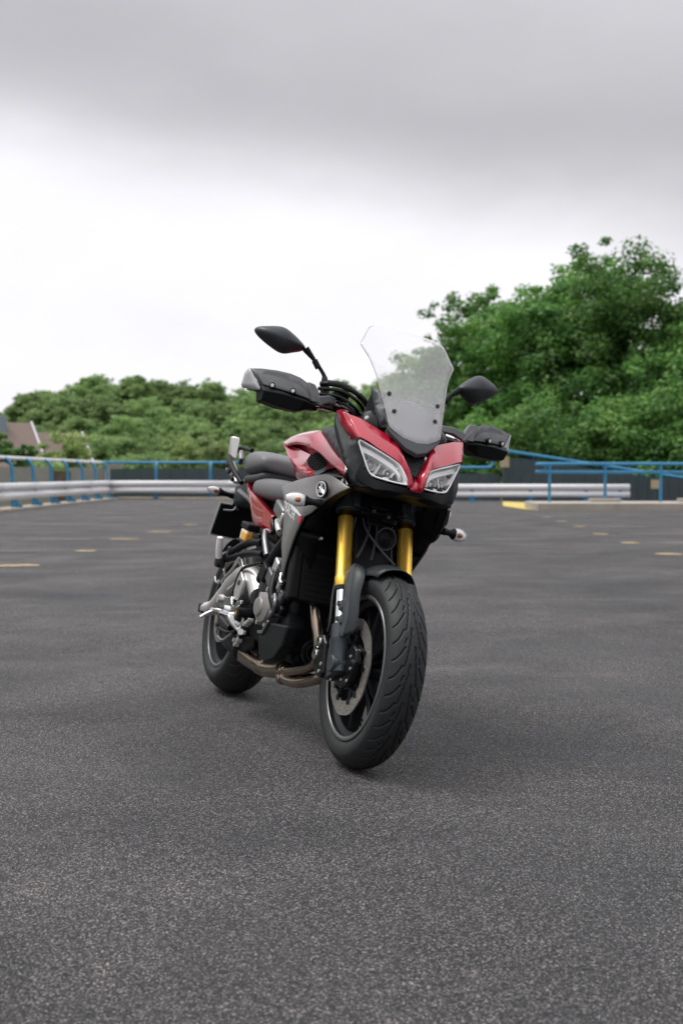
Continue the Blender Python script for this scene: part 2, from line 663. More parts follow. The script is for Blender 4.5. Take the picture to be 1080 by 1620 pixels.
def lathe_data(profile, centre, n=64, axis='Y', closed=False):
    """profile (w, r) around an axis through centre"""
    v, f = [], []
    k = len(profile)
    for i in range(n):
        a = 2 * math.pi * i / n
        for w, r in profile:
            if axis == 'Y':
                v.append((centre[0] + r * math.cos(a), centre[1] + w, centre[2] + r * math.sin(a)))
            else:
                v.append((centre[0] + w, centre[1] + r * math.cos(a), centre[2] + r * math.sin(a)))
    for i in range(n):
        j = (i + 1) % n
        for q in range(k if closed else k - 1):
            e = (q + 1) % k
            f.append((i * k + q, i * k + e, j * k + e, j * k + q))
    return v, f

def mods(o, solid=0, off=-1, bevel=0, seg=2, sub=0, even=True):
    if sub:
        s = o.modifiers.new('sub', 'SUBSURF')
        s.levels = sub
        s.render_levels = sub
    if solid:
        s = o.modifiers.new('solid', 'SOLIDIFY')
        s.thickness = solid
        s.offset = off
        s.use_even_offset = even
    if bevel:
        b = o.modifiers.new('bevel', 'BEVEL')
        b.width = bevel
        b.segments = seg
        b.limit_method = 'ANGLE'
        b.angle_limit = R(35)
        b.harden_normals = False
    return o

def bbox_part(name, c, size, m, parent, rot=None, bevel=.004, seg=2):
    b = MB().box(c, size, rot)
    o = link(name, pyd(b.v, b.f, True, 35), m, parent)
    return mods(o, bevel=bevel, seg=seg)

def flip(pts):
    return [Vector((p[0], -p[1], p[2])) for p in pts]

def skin_mesh(outline, spacing=.02, bulge=0., width=.04, axis=1):
    """a smooth skin filling a closed 3-D outline seen along an axis; depth is interpolated from the rim, bulged inside"""
    P = np.array([tuple(p) for p in outline], float)
    ks = [k for k in range(3) if k != axis]
    B = []
    for p, q in zip(P, np.vstack([P[1:], P[:1]])):
        k = max(1, int(round(np.linalg.norm(q - p) / (spacing * .8))))
        B += [p + (q - p) * t / k for t in range(k)]
    B = np.array(B)
    # keep the corners
    B2, D2 = B[:, ks], B[:, axis]
    lo, hi = B2.min(0), B2.max(0)
    pts = []
    for x in np.arange(lo[0] + spacing * .5, hi[0], spacing):
        for z in np.arange(lo[1] + spacing * .5, hi[1], spacing):
            d = np.sqrt(((B2 - (x, z)) ** 2).sum(1))
            if d.min() > spacing * .6:
                pts.append((x, z))
    n = len(B)
    allp = [Vector(p) for p in B2] + [Vector(p) for p in pts]
    res = delaunay_2d_cdt(allp, [(i, (i + 1) % n) for i in range(n)], [list(range(n))], 1, 1e-6)
    V2, F = res[0], res[2]
    out_v = []
    for p in V2:
        p = np.array(p)
        d = np.sqrt(((B2 - p) ** 2).sum(1))
        i = d.argmin()
        if d[i] < 1e-5:
            y = D2[i]
        else:
            w = 1 / d ** 3
            y = (w * D2).sum() / w.sum() + bulge * (1 - math.exp(-d[i] / width))
        v = [0, 0, 0]
        v[ks[0]], v[ks[1]], v[axis] = p[0], p[1], y
        out_v.append(v)
    return out_v, [tuple(f) for f in F]

def outward(me, ref):
    """make all normals point away from ref direction side: flip if the mean normal has the wrong sign"""
    s = Vector((0, 0, 0))
    for p in me.polygons:
        s += p.normal * p.area
    if s.dot(Vector(ref)) < 0:
        me.flip_normals()
    return me

def skin(name, outline, m, parent, spacing=.02, bulge=0., width=.04, solid=.004, bevel=0, ref=None, axis=1, smooth=True, sharp=40):
    v, f = skin_mesh(outline, spacing, bulge, width, axis)
    me = pyd(v, f, smooth, sharp)
    if ref is None:
        ref = (0, -1 if sum(p[1] for p in outline) < 0 else 1, 0)
    outward(me, ref)
    o = link(name, me, m, parent)
    mods(o, solid=solid, bevel=bevel)
    return o

def plate(name, outline, thick, m, parent, bevel=.002, axis=1, seg=2):
    """flat-ish plate from an outline, extruded along an axis by +-thick/2"""
    n = len(outline)
    d = Vector([thick / 2 if k == axis else 0 for k in range(3)])
    v = [Vector(p) + d for p in outline] + [Vector(p) - d for p in outline]
    f = [tuple(range(n)), tuple(range(2 * n - 1, n - 1, -1))] + [(i, (i + 1) % n, n + (i + 1) % n, n + i) for i in range(n)]
    o = link(name, pyd(v, f, True, 30), m, parent)
    return mods(o, bevel=bevel, seg=seg)

def copy_tree(o, parent=None):
    c = o.copy()
    COL.objects.link(c)
    c.parent = parent
    for ch in list(o.children):
        copy_tree(ch, c)
    return c

# ------------------------------------------------------------------ the setting
def sheet(name, x0, x1, y0, y1, z, m, nx=2, ny=2):
    v = [(x0 + (x1 - x0) * i / (nx - 1), y0 + (y1 - y0) * j / (ny - 1), z) for j in range(ny) for i in range(nx)]
    f = [(j * nx + i, j * nx + i + 1, (j + 1) * nx + i + 1, (j + 1) * nx + i) for j in range(ny - 1) for i in range(nx - 1)]
    return link(name, pyd(v, f), m)

tag(sheet('terrain', -900, 900, -300, 1600, -3.4, 'grass'), kind='structure')
b = MB().box((10.5, 15.5, -.25), (39, 64, .5))
deck = tag(link('car_park_deck', b.mesh(), 'asphalt'), kind='structure')

rng = random.Random(5)
def painted(x, y, w, h, m='yellow_line', z=.004, rag=.35):
    n = 9
    top, bot = [], []
    for i in range(n):
        t = i / (n - 1)
        e = math.sin(math.pi * min(1, max(0, t * .94 + .03))) ** .35
        top.append((x + (t - .5) * w, y + h / 2 * e * (1 + rng.uniform(-rag, rag)), z))
        bot.append((x + (t - .5) * w, y - h / 2 * e * (1 + rng.uniform(-rag, rag)), z))
    v = top + bot
    f = [(i, n + i, n + i + 1, i + 1) for i in range(n - 1)]
    return link('painted_line', pyd(v, f), m, deck)
for x, y, w in [(-3.16, 12.5, .40), (-2.99, 14.9, .24), (-3.0, 17.65, .40), (-2.84, 19.9, .38), (-2.70, 22.8, .26),
                (4.33, 26.9, .22), (4.18, 24.3, .20), (4.09, 21.95, .22), (3.89, 19.15, .22), (3.77, 16.7, .24), (3.67, 14.3, .30)]:
    painted(x, y, w, .30)
for x, y, w in [(-4.3, 14.9, 1.6), (-3.9, 17.65, 1.0), (-4.9, 22.8, 2.2), (4.6, 16.7, 1.2), (4.7, 21.95, 1.1), (5.0, 19.2, 1.6), (6.3, 21.9, .9)]:
    painted(x, y, w, .22, 'worn_line', .003)

# kerbs
def kerb(name, pts, w, h, m, label=None):
    """kerb strip along a polyline: pts are (x, y)"""
    o = []
    P = [Vector((p[0], p[1], 0)) for p in pts]
    vs_, fs = [], []
    for i, p in enumerate(P):
        d = (P[min(i + 1, len(P) - 1)] - P[max(i - 1, 0)]).normalized()
        s = Vector((-d.y, d.x, 0))
        c = .02
        for a, z in ((-w / 2, -.05), (-w / 2, h - c), (-w / 2 + c, h), (w / 2 - c, h), (w / 2, h - c), (w / 2, -.05)):
            vs_.append(p + s * a + Vector((0, 0, z)))
    for i in range(len(P) - 1):
        for k in range(5):
            fs.append((i * 6 + k, i * 6 + k + 1, (i + 1) * 6 + k + 1, (i + 1) * 6 + k))
    fs += [tuple(range(6)), tuple(range(len(P) * 6 - 1, len(P) * 6 - 7, -1))]
    return tag(link(name, pyd(vs_, fs), m), kind='structure')
kerb('kerb_left', [(-8.55, -16), (-8.5, 46.9)], .62, .05, 'sandy_concrete')
kerb('kerb_back', [(-8.1, 46.75), (4.6, 45.0)], .55, .07, 'sandy_concrete')

# raised island on the right with its ramped yellow nose
isl = MB()
X0, X1, Y0, Y1, H = 4.86, 29, 31.6, 33.9, .19
isl.box(((X0 + X1) / 2, (Y0 + Y1) / 2, H / 2 - .02), (X1 - X0, Y1 - Y0, H + .04))
o = link('island_kerb', isl.mesh(), 'concrete')
mods(o, bevel=.02)
tag(o, kind='structure')
v = [(4.66, 32.7, .006), (4.84, 32.0, .006), (4.85, 34.0, .006), (5.92, 39.6, .006), (5.25, 41.6, .006), (4.55, 36.0, .006)]
o = link('yellow_paint_patch', pyd(v, [(0, 1, 2, 3, 4, 5)]), 'yellow_kerb')
mods(o, solid=.012, off=1)
tag(o, 'flat yellow painted patch on the ground at the end of the concrete island', 'painted patch')
for x in (6.8, 9.1):
    o = link('concrete_pad', MB().box((x, 33.0, H + .045), (.75, .5, .09)).mesh(), 'concrete')
    mods(o, bevel=.015)
    tag(o, 'flat concrete pad on the raised island, %s of the two' % ('left' if x < 8 else 'right'), 'concrete pad', 'concrete pads on the island')

# ---- railing with bent posts
def bent_post(parent, x, y, side, h=1.35, name='post'):
    """side: unit vector towards which the top is bent (outwards)"""
    s = Vector(side)
    p = Vector((x, y, 0))
    pts = [p + Vector((0, 0, .03)), p + Vector((0, 0, .6)), p + Vector((0, 0, 1.0)), p + s * .045 + Vector((0, 0, h - .17)), p + s * .12 + Vector((0, 0, h - .06)), p + s * .23 + Vector((0, 0, h - .02))]
    v, f = sweep_data(cat(pts, 18), .046, 10)
    o = link(name, pyd(v, f, True, 50), 'blue_paint', parent)
    foot = MB().box(p - s * .12 + Vector((0, 0, .07)), (.26 if abs(s.x) > .5 else .16, .26 if abs(s.y) > .5 else .16, .05))
    fo = link('foot_plate', foot.mesh(), 'blue_paint', o)
    w = MB().add([p - s * .06 + Vector((0, 0, .09)), p - s * .25 + Vector((0, 0, .09)), p - s * .06 + Vector((0, 0, .26)),
                  p - s * .06 + Vector((0, .02, .09)), p - s * .25 + Vector((0, .02, .09)), p - s * .06 + Vector((0, .02, .26))],
                 [(0, 1, 2), (5, 4, 3), (0, 3, 4, 1), (1, 4, 5, 2), (2, 5, 3, 0)])
    link('gusset', w.mesh(), 'blue_paint', o)
    return o

def wbeam(parent, a, b, z, hgt=.43, normal=(1, 0, 0), seglen=4.0, m='galvanised'):
    """W-profile crash barrier from a to b in overlapping lengths"""
    a, b = Vector((*a, z)), Vector((*b, z))
    nrm = Vector(normal)
    L = (b - a).length
    k = max(1, round(L / seglen))
    prof = [(0, -.5), (.03, -.47), (.075, -.40), (.08, -.26), (.07, -.12), (.005, -.05), (-.01, 0), (.005, .05), (.07, .12), (.08, .26), (.075, .40), (.03, .47), (0, .5)]
    for i in range(k):
        p, q = a + (b - a) * (i / k), a + (b - a) * (min(1, (i + 1) / k + .012))
        off = nrm * (.004 * (i % 2))
        v = []
        for e in (p, q):
            for d, t in prof:
                v.append(e + nrm * d + off + Vector((0, 0, t * hgt)))
        n = len(prof)
        f = [(j, j + 1, n + j + 1, n + j) for j in range(n - 1)]
        o = link('beam', pyd(v, f, True, 60), m, parent)
        mods(o, solid=.004, off=0)
        bl = MB()
        for t in (-.03, .03):
            bl.cyl(p + nrm * .0 + Vector((0, t * 3, 0)) * 0 + (q - p).normalized() * (.12 + t * 2), p + nrm * .03 + (q - p).normalized() * (.12 + t * 2), .016, n=8)
        bo = link('bolt', MB().cyl(p + (q - p).normalized() * .2 - nrm * .01, p + (q - p).normalized() * .2 + nrm * .03, .022, n=8).mesh(), 'alloy_dark', o)

railL = empty('railing', (0, 0, 0), 0, 'blue railing of bent posts along the left edge of the deck', 'railing')
ys = [33 + 2.23 * i for i in range(-4, 7)]
for y in ys:
    bent_post(railL, -8.5, y, (-1, 0, 0))
v, f = sweep_data([(-8.73, y, 1.335) for y in np.linspace(16, 46.8, 12)], .05, 10)
link('handrail', pyd(v, f, True), 'galvanised', railL)  # blue rail given a pale colour, painting in the light along it
barL = empty('crash_barrier', (0, 0, 0), 0, 'pale two-ridged crash barrier bolted along the left railing posts', 'crash barrier')
wbeam(barL, (-8.42, 16), (-8.42, 46.3), .465)
for y in ys:
    bbox_part('spacer', (-8.435, y, .465), (.03, .1, .2), 'alloy_dark', barL, bevel=0)

railB = empty('railing', (0, 0, 0), 0, 'blue railing across the back of the deck, left of the motorcycle', 'railing')
xs = [-6.72, -4.74, -2.75, -.75, 1.2]
for x in xs:
    bent_post(railB, x, 46.35 - .02 * (x + 8), (0, 1, 0))
v, f = sweep_data([(-8.75, 46.6, 1.335), (-4, 46.55, 1.335), (1.6, 46.4, 1.335)], .05, 10)
link('handrail', pyd(v, f, True), 'blue_paint', railB)
barB = empty('crash_barrier', (0, 0, 0), 0, 'pale crash barrier across the back of the deck behind the motorcycle', 'crash barrier')
wbeam(barB, (-8.35, 46.25), (4.3, 46.0), .45, .45, (0, -1, 0))
for x in xs:
    bbox_part('spacer', (x, 46.275 - .02 * (x + 8), .45), (.1, .03, .2), 'alloy_dark', barB, bevel=0)
barR = empty('crash_barrier', (0, 0, 0), 0, 'short pale crash barrier on the right, behind the island railing', 'crash barrier')
wbeam(barR, (3.6, 42.2), (9.38, 41.6), .36, .44, (0, -1, 0))
for x in (4.3, 6.2, 8.0, 9.1):
    o = tube('post', [(x, 42.2 - (x - 3.6) * .1, 0), (x, 42.2 - (x - 3.6) * .1, .52)], .055, 'blue_paint', barR, curve=False)
    bbox_part('foot_plate', (x, 42.05 - (x - 3.6) * .1, .03), (.2, .34, .06), 'blue_paint', barR, bevel=0)

# blue pipe rail with an upturned end, right of the windscreen
o = tube('bent_pipe_rail', [(2.6, 43.2, 1.13), (4.6, 43.0, 1.13), (4.98, 43.0, 1.14), (5.08, 43.0, 1.24), (5.09, 43.0, 1.6)], .055, 'blue_paint', None, n=10)
tag(o, 'blue pipe rail turning upwards, between motorcycle and plywood sign', 'rail')
q = tube('stay', [(3.0, 43.2, -.4), (3.0, 43.2, 1.1)], .045, 'blue_paint', o, curve=False)

# ramp hand rail
ramp_r = empty('ramp_handrail', (0, 0, 0), 0, 'blue handrail sloping down to the right above the dark fence', 'handrail')
tube('rail', [(5.35, 43.6, 1.74), (11.7, 43.4, .77), (15.5, 43.3, .19)], .055, 'blue_paint', ramp_r, n=10, curve=False)
for x in (6.55, 10.3, 13.3):
    z = 1.74 - (x - 5.35) * .1528
    tube('stay', [(x, 43.75, z - .24), (x, 43.58, z - .02)], .03, 'blue_paint', ramp_r, n=8, curve=False)

# island railing
isr = empty('railing', (0, 0, 0), 0, 'blue two-bar railing with rounded end on the raised island', 'railing')
pt = [(29, 33.0, 1.17), (12, 33.0, 1.17), (5.45, 33.0, 1.17), (5.27, 33.0, 1.15), (5.2, 33.0, 1.065), (5.27, 33.0, .98), (5.45, 33.0, .96), (12, 33.0, .96), (29, 33, .96)]
pth = cat(pt[1:-1], 60)
pth = [Vector(pt[0])] + pth + [Vector(pt[-1])]
v, f = sweep_data(pth, .043, 10)
link('bar', pyd(v, f, True, 60), 'blue_paint', isr)
for k in range(8):
    x = 5.37 + 1.437 * k
    tube('post', [(x, 33.0, H - .01), (x, 33.0, 1.15)], .04, 'blue_paint', isr, n=10, curve=False)

# ---- fences
def fence_panels(parent, pts, wid, th, m, seam=.012):
    """panels along a polyline of (x, y, ztop, zbot)"""
    for (x0, y0, t0, b0), (x1, y1, t1, b1) in zip(pts[:-1], pts[1:]):
        L = math.hypot(x1 - x0, y1 - y0)
        k = max(1, round(L / wid))
        d = Vector((x1 - x0, y1 - y0, 0)) / L
        s = Vector((-d.y, d.x, 0)) * th / 2
        for i in range(k):
            a0, a1 = i / k + seam / 2 / L, (i + 1) / k - seam / 2 / L
            vv = []
            for a in (a0, a1):
                p = Vector((x0 + (x1 - x0) * a, y0 + (y1 - y0) * a, 0))
                tt, bb = t0 + (t1 - t0) * a, b0 + (b1 - b0) * a
                for sg in (-1, 1):
                    vv += [p + s * sg + Vector((0, 0, bb)), p + s * sg + Vector((0, 0, tt))]
            link('board', pyd(vv, [(0, 1, 3, 2), (4, 6, 7, 5), (0, 4, 5, 1), (2, 3, 7, 6), (1, 5, 7, 3), (0, 2, 6, 4)]), m, parent)

fb = empty('board_fence', (0, 0, 0), 0, 'weathered grey vertical board fence behind the left railing', 'fence')
fence_panels(fb, [(-17.5, 53.5, 1.22, -3.4), (-12.3, 53.8, 1.22, -3.4)], .15, .03, 'grey_board')
fence_panels(fb, [(-11.4, 53.8, 1.2, -3.4), (-9.9, 53.9, 1.2, -3.4)], .15, .03, 'grey_board')
for x in (-17.4, -14.9, -12.4, -11.3):
    bbox_part('post', (x, 53.95, -1.1), (.12, .12, 4.6), 'grey_board', fb, bevel=0)
o = link('brick_pier', MB().box((-9.55, 53.6, -1.05), (.62, .5, 4.6)).mesh(), 'render_wall')
cp = link('cap', MB().box((-9.55, 53.6, 1.31), (.74, .62, .1)).mesh(), 'concrete', o)
tag(o, 'pale masonry pier at the right end of the grey board fence', 'pier')
o = link('gate_panel', MB().box((-11.85, 53.95, -1.2), (.84, .06, 4.5)).mesh(), 'bark')
tag(o, 'dark brown gate panel between two lengths of grey board fence', 'gate')

fs_ = empty('slate_fence', (0, 0, 0), 0, 'dark slate coloured fence behind the back railing', 'fence')
fence_panels(fs_, [(-9.1, 50.2, 1.13, -3.4), (3.6, 49.0, 1.13, -3.4)], .62, .06, 'slate_cladding')
fs2 = empty('slate_fence', (0, 0, 0), 0, 'dark slate cladding with sloping top along the ramp, right of motorcycle', 'fence')
fence_panels(fs2, [(2.2, 44.4, .93, -.5), (5.5, 44.3, .93, -.5)], .35, .06, 'slate_cladding')
fence_panels(fs2, [(5.55, 44.1, 1.46, -.5), (6.2, 44.1, 1.46, -.5), (10.9, 44.0, .78, -.5), (26, 43.6, .70, -.5)], .35, .06, 'slate_cladding')

for (x, y, z, w, h, lab) in [(5.58, 43.7, 1.34, .30, .39, 'small square plywood board at the high end of the sloping fence'),
                             (10.6, 43.2, .57, .26, .30, 'small square plywood board low on the sloping fence')]:
    o = link('plywood_board', MB().box((x, y, z), (w, .04, h)).mesh(), 'plywood')
    q = link('post', MB().box((x + .0, y + .06, z / 2 - .06), (.07, .07, z + .2)).mesh(), 'slate_cladding', o)
    tag(o, lab, 'board')

# ---- trees
def crown_mesh(seed, rx, rz, base, leaves, size, clumps=60, lobes=7, flat=.2, sprigs=.0):
    """leaf quads in clumps spread through an uneven crown volume"""
    g = np.random.default_rng(seed)
    # lobes give the uneven outline
    lob = []
    for i in range(lobes):
        a = g.uniform(0, 2 * math.pi)
        zz = g.uniform(.12, .92)
        rad = rx * (1 - .85 * max(0, zz - .35) ** 1.5) * g.uniform(.35, .62)
        lob.append((math.cos(a) * rad, math.sin(a) * rad, base + rz * zz, rx * g.uniform(.34, .5)))
    lob.append((0, 0, base + rz * .5, rx * .62))
    lob.append((g.uniform(-.15, .15) * rx, g.uniform(-.15, .15) * rx, base + rz * .82, rx * .36))
    lob = np.array(lob)
    cc = []
    while len(cc) < clumps:
        l = lob[g.integers(len(lob))]
        d = g.normal(size=3)
        d /= np.linalg.norm(d)
        r = l[3] * (g.uniform(1.08, 1.34) if g.uniform() < sprigs else g.uniform(.45, 1.08))
        p = l[:3] + d * r * np.array([1, 1, .85])
        # keep clumps near the outer surface
        ins = (np.linalg.norm((lob[:, :3] - p) / np.array([1, 1, .85]), axis=1) < lob[:, 3] * .62).sum()
        if ins > 0 and g.uniform() < .8:
            continue
        if p[2] < base * .85:
            continue
        cc.append(p)
    cc = np.array(cc)
    k = g.integers(len(cc), size=leaves)
    cr_ = rx * g.uniform(.09, .22, size=len(cc))
    if sprigs:
        far = np.min(np.linalg.norm((lob[None, :, :3] - cc[:, None, :]) / np.array([1, 1, .85]), axis=2) / lob[None, :, 3], axis=1)
        cr_ = np.where(far > 1.05, cr_ * .45, cr_ * .8)
        wgt = cr_ ** 1.6
        k = g.choice(len(cc), size=leaves, p=wgt / wgt.sum())
    d = g.normal(size=(leaves, 3))
    d /= np.linalg.norm(d, axis=1)[:, None]
    rr = g.uniform(0, 1, size=leaves) ** .45
    P = cc[k] + d * (rr * cr_[k])[:, None] * np.array([1.15, 1.15, .75])
    # leaf frames: normals lean upwards
    nrm = g.normal(size=(leaves, 3)) * .75 + d * 1.1 + np.array([0, 0, .75])
    nrm /= np.linalg.norm(nrm, axis=1)[:, None]
    t = g.normal(size=(leaves, 3))
    t -= nrm * (t * nrm).sum(1)[:, None]
    t /= np.linalg.norm(t, axis=1)[:, None]
    b_ = np.cross(nrm, t)
    s = size * g.uniform(.6, 1.3, size=leaves)[:, None]
    V = np.stack([P - t * s * .7, P - b_ * s * .36, P + t * s * .7, P + b_ * s * .36], 1).reshape(-1, 3)
    me = bpy.data.meshes.new('crown')
    me.vertices.add(len(V))
    me.vertices.foreach_set('co', V.ravel().astype(np.float32))
    me.loops.add(leaves * 4)
    me.loops.foreach_set('vertex_index', np.arange(leaves * 4, dtype=np.int32))
    me.polygons.add(leaves)
    me.polygons.foreach_set('loop_start', np.arange(0, leaves * 4, 4, dtype=np.int32))
    me.polygons.foreach_set('loop_total', np.full(leaves, 4, dtype=np.int32))
    me.update(calc_edges=True)
    me.validate()
    return me, cc

def trunk_mesh(seed, h, r, cc, limbs=6):
    g = random.Random(seed)
    mb = MB()
    path = [Vector((0, 0, -.3)), Vector((g.uniform(-.1, .1), g.uniform(-.1, .1), h * .3)), Vector((g.uniform(-.2, .2), g.uniform(-.2, .2), h * .62)), Vector((0, 0, h * .9))]
    pc = cat(path, 12)
    v, f = sweep_data(pc, [r * 1.25, r, r * .8, r * .5, r * .15], 9)
    mb.add(v, f)
    zc_ = float(np.percentile(cc[:, 2], 72))
    tgt = [i for i in sorted(range(len(cc)), key=lambda i: g.random()) if cc[i][2] < zc_][:limbs]
    for i in tgt:
        e = Vector(cc[i])
        s = pc[min(11, max(3, int(12 * (e.z * .55) / (h * .9))))]
        mid = (s + e) / 2 + Vector((0, 0, -.06 * (e - s).length))
        v, f = sweep_data(cat([s, mid, e], 8), [r * .4, r * .22, r * .06], 6)
        mb.add(v, f)
    return mb.mesh(True, 60)

def tree_proto(name, seed, rx, rz, base, leaves, size, m, clumps, trunk_r, lobes=7, limbs=7, sprigs=0.):
    me, cc = crown_mesh(seed, rx, rz, base, leaves, size, clumps, lobes, sprigs=sprigs)
    root = empty(name)
    root['top'] = float(max(v.co.z for v in me.vertices)) if name == 'woodland_tree' else 0.
    link('crown', me, m, root)
    link('trunk', trunk_mesh(seed, base + rz * .62, trunk_r, cc, limbs), 'bark', root)
    return root

def wx(u, Y):
    return (u - 540) / 2018 * Y
def wz(v, Y):
    return CAM_H + (751 - v) / 2018 * Y

# the wood on the hill: separate trees of five makes
protos = [tree_proto('woodland_tree', 20 + i, 3.4 + .25 * (i % 3), 6.4 + .5 * (i % 2), 1.2, 22000, .215, 'leaf_wood', 420, .22, 10, 4, .15) for i in range(5)]
spots = []
g = random.Random(11)
SKY = [(-60, 652), (0, 644), (60, 622), (100, 604), (150, 594), (210, 603), (260, 600), (330, 604), (380, 611), (430, 616), (480, 618), (520, 608), (560, 604), (640, 615), (760, 630)]
def skyline(u):
    return float(np.interp(u, [s[0] for s in SKY], [s[1] for s in SKY]))
rows = [(150, 0.0, 'on the wood skyline'), (138, .22, 'just below the wood skyline'),
        (126, .45, 'halfway down the wood'), (114, .68, 'low in the wood'), (104, .9, 'at the foot of the wood')]
for Y, drop, where in rows:
    step = 3.1 * 2018 / Y
    u = -95 + g.uniform(0, step)
    while u < 665:
        top = skyline(u) + drop * (735 - skyline(u)) + g.uniform(-5, 2)
        col = next(c_ for lim, c_ in ((30, 'above the satellite dish'), (85, 'above the house roofs'), (165, 'above the grey board fence'), (235, 'above the corner of the railings'),
                                     (300, 'above the second railing post'), (370, 'left of the passenger grab rail'), (450, 'under the raised hand guard'), (540, 'behind the handlebar cables'), (9999, 'behind the windscreen')) if u < lim)
        spots.append((wx(u, Y), Y + g.uniform(-3, 3), wz(top, Y), where + ', ' + col))
        u += step * g.uniform(.75, 1.15)
for i, (x, y, zt, where) in enumerate(spots):
    p = protos[i % 5]
    t = p if i < 5 else copy_tree(p)
    s = g.uniform(.94, 1.08)
    t.scale = (s * 1.05, s * 1.05, s)
    t.location = (x, y, zt - p['top'] * s * .98)
    t.rotation_euler = (0, 0, g.uniform(0, 6.28))
    tag(t, 'leafy tree ' + where, 'tree', 'trees ' + where)
# neighbours in the same stretch are told apart by their place
_by = {}
for t in [o for o in bpy.data.objects if o.name.startswith('woodland_tree')]:
    _by.setdefault(t['label'], []).append(t)
for lab, ts in _by.items():
    ts.sort(key=lambda o: o.location.x / o.location.y)
    if len(ts) > 1:
        for t, w_ in zip(ts, ('left one', 'right one') if len(ts) == 2 else ('leftmost', 'second', 'third', 'fourth')):
            t['label'] = lab + ', ' + w_
# the hill under the wood
hv, hf = [], []
nx_, ny_ = 30, 7
for j in range(ny_):
    Y = 92 + j * 14
    for i in range(nx_):
        u = -200 + 1150 * i / (nx_ - 1)
        rise = max(0, (Y - 96) / 54)
        zt = wz(skyline(u), 150) - 9.5
        z = -3.3 + (zt + 3.3) * min(1.15, rise)
        hv.append((wx(u, Y), Y, z))
for j in range(ny_ - 1):
    for i in range(nx_ - 1):
        hf.append((j * nx_ + i, j * nx_ + i + 1, (j + 1) * nx_ + i + 1, (j + 1) * nx_ + i))
tag(link('hill', pyd(hv, hf, True), 'grass'), kind='structure')

# the wood carries on out of the picture to the left; the tank and fairing mirror it
wv = []
for k_, (x_, y_, rx_, rz_) in enumerate([(-21, 30, 4.6, 9), (-20, 23, 4.4, 8.5), (-19, 17, 4.2, 8.5), (-20, 11, 4.6, 9), (-20, 4, 4.6, 9), (-21, -4, 4.8, 9), (-25, 36, 4.4, 8), (-29, 46, 5, 9), (-35, 58, 5, 9), (-40, 70, 5, 9), (-42, 84, 5, 10), (-46, 98, 5.5, 11), (-52, 112, 6, 12),
                                             (29, 74, 5, 12), (36, 68, 5, 12), (43, 60, 5, 11), (30, 88, 5.5, 13), (49, 50, 5, 11), (52, 38, 5, 11)]):
    me_, _c_ = crown_mesh(300 + k_, rx_, rz_, .8, 7000, .34, 140, 8)
    a_ = np.empty(len(me_.vertices) * 3, np.float32)
    me_.vertices.foreach_get('co', a_)
    wv.append(a_.reshape(-1, 3) + np.array([x_, y_, -3.4]))
    bpy.data.meshes.remove(me_)
wv = np.vstack(wv)
me_ = bpy.data.meshes.new('wood')
me_.from_pydata(wv.tolist(), [], np.arange(len(wv)).reshape(-1, 4).tolist())
tag(link('roadside_wood', me_, 'leaf_wood'), 'mass of leafy trees around the car park, outside the railings', 'woodland', kind='stuff')

# large trees on the right
def big_tree(seed, u, Y, vtop, rx, leaves, size, label, m='leaf_big', clumps=420, ground=-3.4, lobes=12, name='broadleaf_tree', basef=.14):
    zt = wz(vtop, Y)
    H_ = zt - ground
    base = H_ * basef
    rz = H_ - base
    t = tree_proto(name, seed, rx, rz * .93, base, leaves, size, m, clumps, .34, lobes, 16, .22)
    top_ = np.percentile([v_.co.z for v_ in t.children[0].data.vertices], 99.85)
    t.scale = (1, 1, H_ / float(top_))
    t.location = (wx(u, Y), Y, ground)
    tag(t, label, 'tree', 'tall trees behind the ramp')
    return t
big_tree(41, 965, 62, 394, 5.6, 66000, .185, 'largest broadleaf tree, its ragged top highest at the right edge', clumps=520)
big_tree(42, 872, 66, 408, 5.9, 60000, .19, 'broadleaf tree directly above the sloping blue handrail')
big_tree(49, 728, 72, 520, 4.4, 32000, .2, 'lower tree just right of the windscreen, left of the mirror')
big_tree(43, 796, 70, 462, 5.0, 36000, .20, 'broadleaf tree behind the left-hand mirror beside the windscreen')
big_tree(44, 1100, 60, 470, 5.5, 42000, .19, 'broadleaf tree cut off by the right edge of the picture')
big_tree(45, 640, 84, 560, 5.0, 28000, .24, 'smaller tree seen through the windscreen', m='leaf_wood')
big_tree(46, 900, 54, 640, 4.0, 36000, .175, 'dense low tree close behind the sloping fence', basef=.08)
big_tree(47, 1060, 53, 610, 4.4, 36000, .175, 'dense low tree behind the island railing', basef=.08)
big_tree(48, 770, 56, 650, 3.3, 26000, .175, 'dense low tree between the motorcycle and the plywood board', basef=.08)

# shrubs round the houses and behind the fence
def shrub(seed, u, Y, vtop, rx, label, m='leaf_light', leaves=7000, ground=-3.4):
    zt = wz(vtop, Y)
    H_ = zt - ground
    t = tree_proto('shrub', seed, rx, H_ * .9, H_ * .08, leaves, .17, m, 90, .08, 6, 5)
    t.location = (wx(u, Y), Y, ground)
    tag(t, label, 'shrub', 'shrubs around the houses')
shrub(61, 108, 66, 688, 1.9, 'pale yellow-green bush in front of the right-hand house')
shrub(62, 46, 62, 690, 1.1, 'dark upright bush in front of the left-hand house', 'leaf_big')
shrub(63, 8, 60, 680, 1.3, 'dark bush beside the left edge under the satellite dish', 'leaf_big')
shrub(64, 185, 70, 710, 1.7, 'low green bush right of the houses', 'leaf_wood')
shrub(65, 300, 74, 700, 2.3, 'pale bush above the blue railing', 'leaf_light')
shrub(66, 350, 78, 690, 2.4, 'bright green bush beside the motorcycle tail', 'leaf_light')
shrub(67, 70, 60, 715, 1.6, 'low leafy hedge bush between the two houses', 'leaf_wood')
shrub(68, 240, 72, 716, 2.4, 'low hedge bush behind the first back railing post', 'leaf_wood')

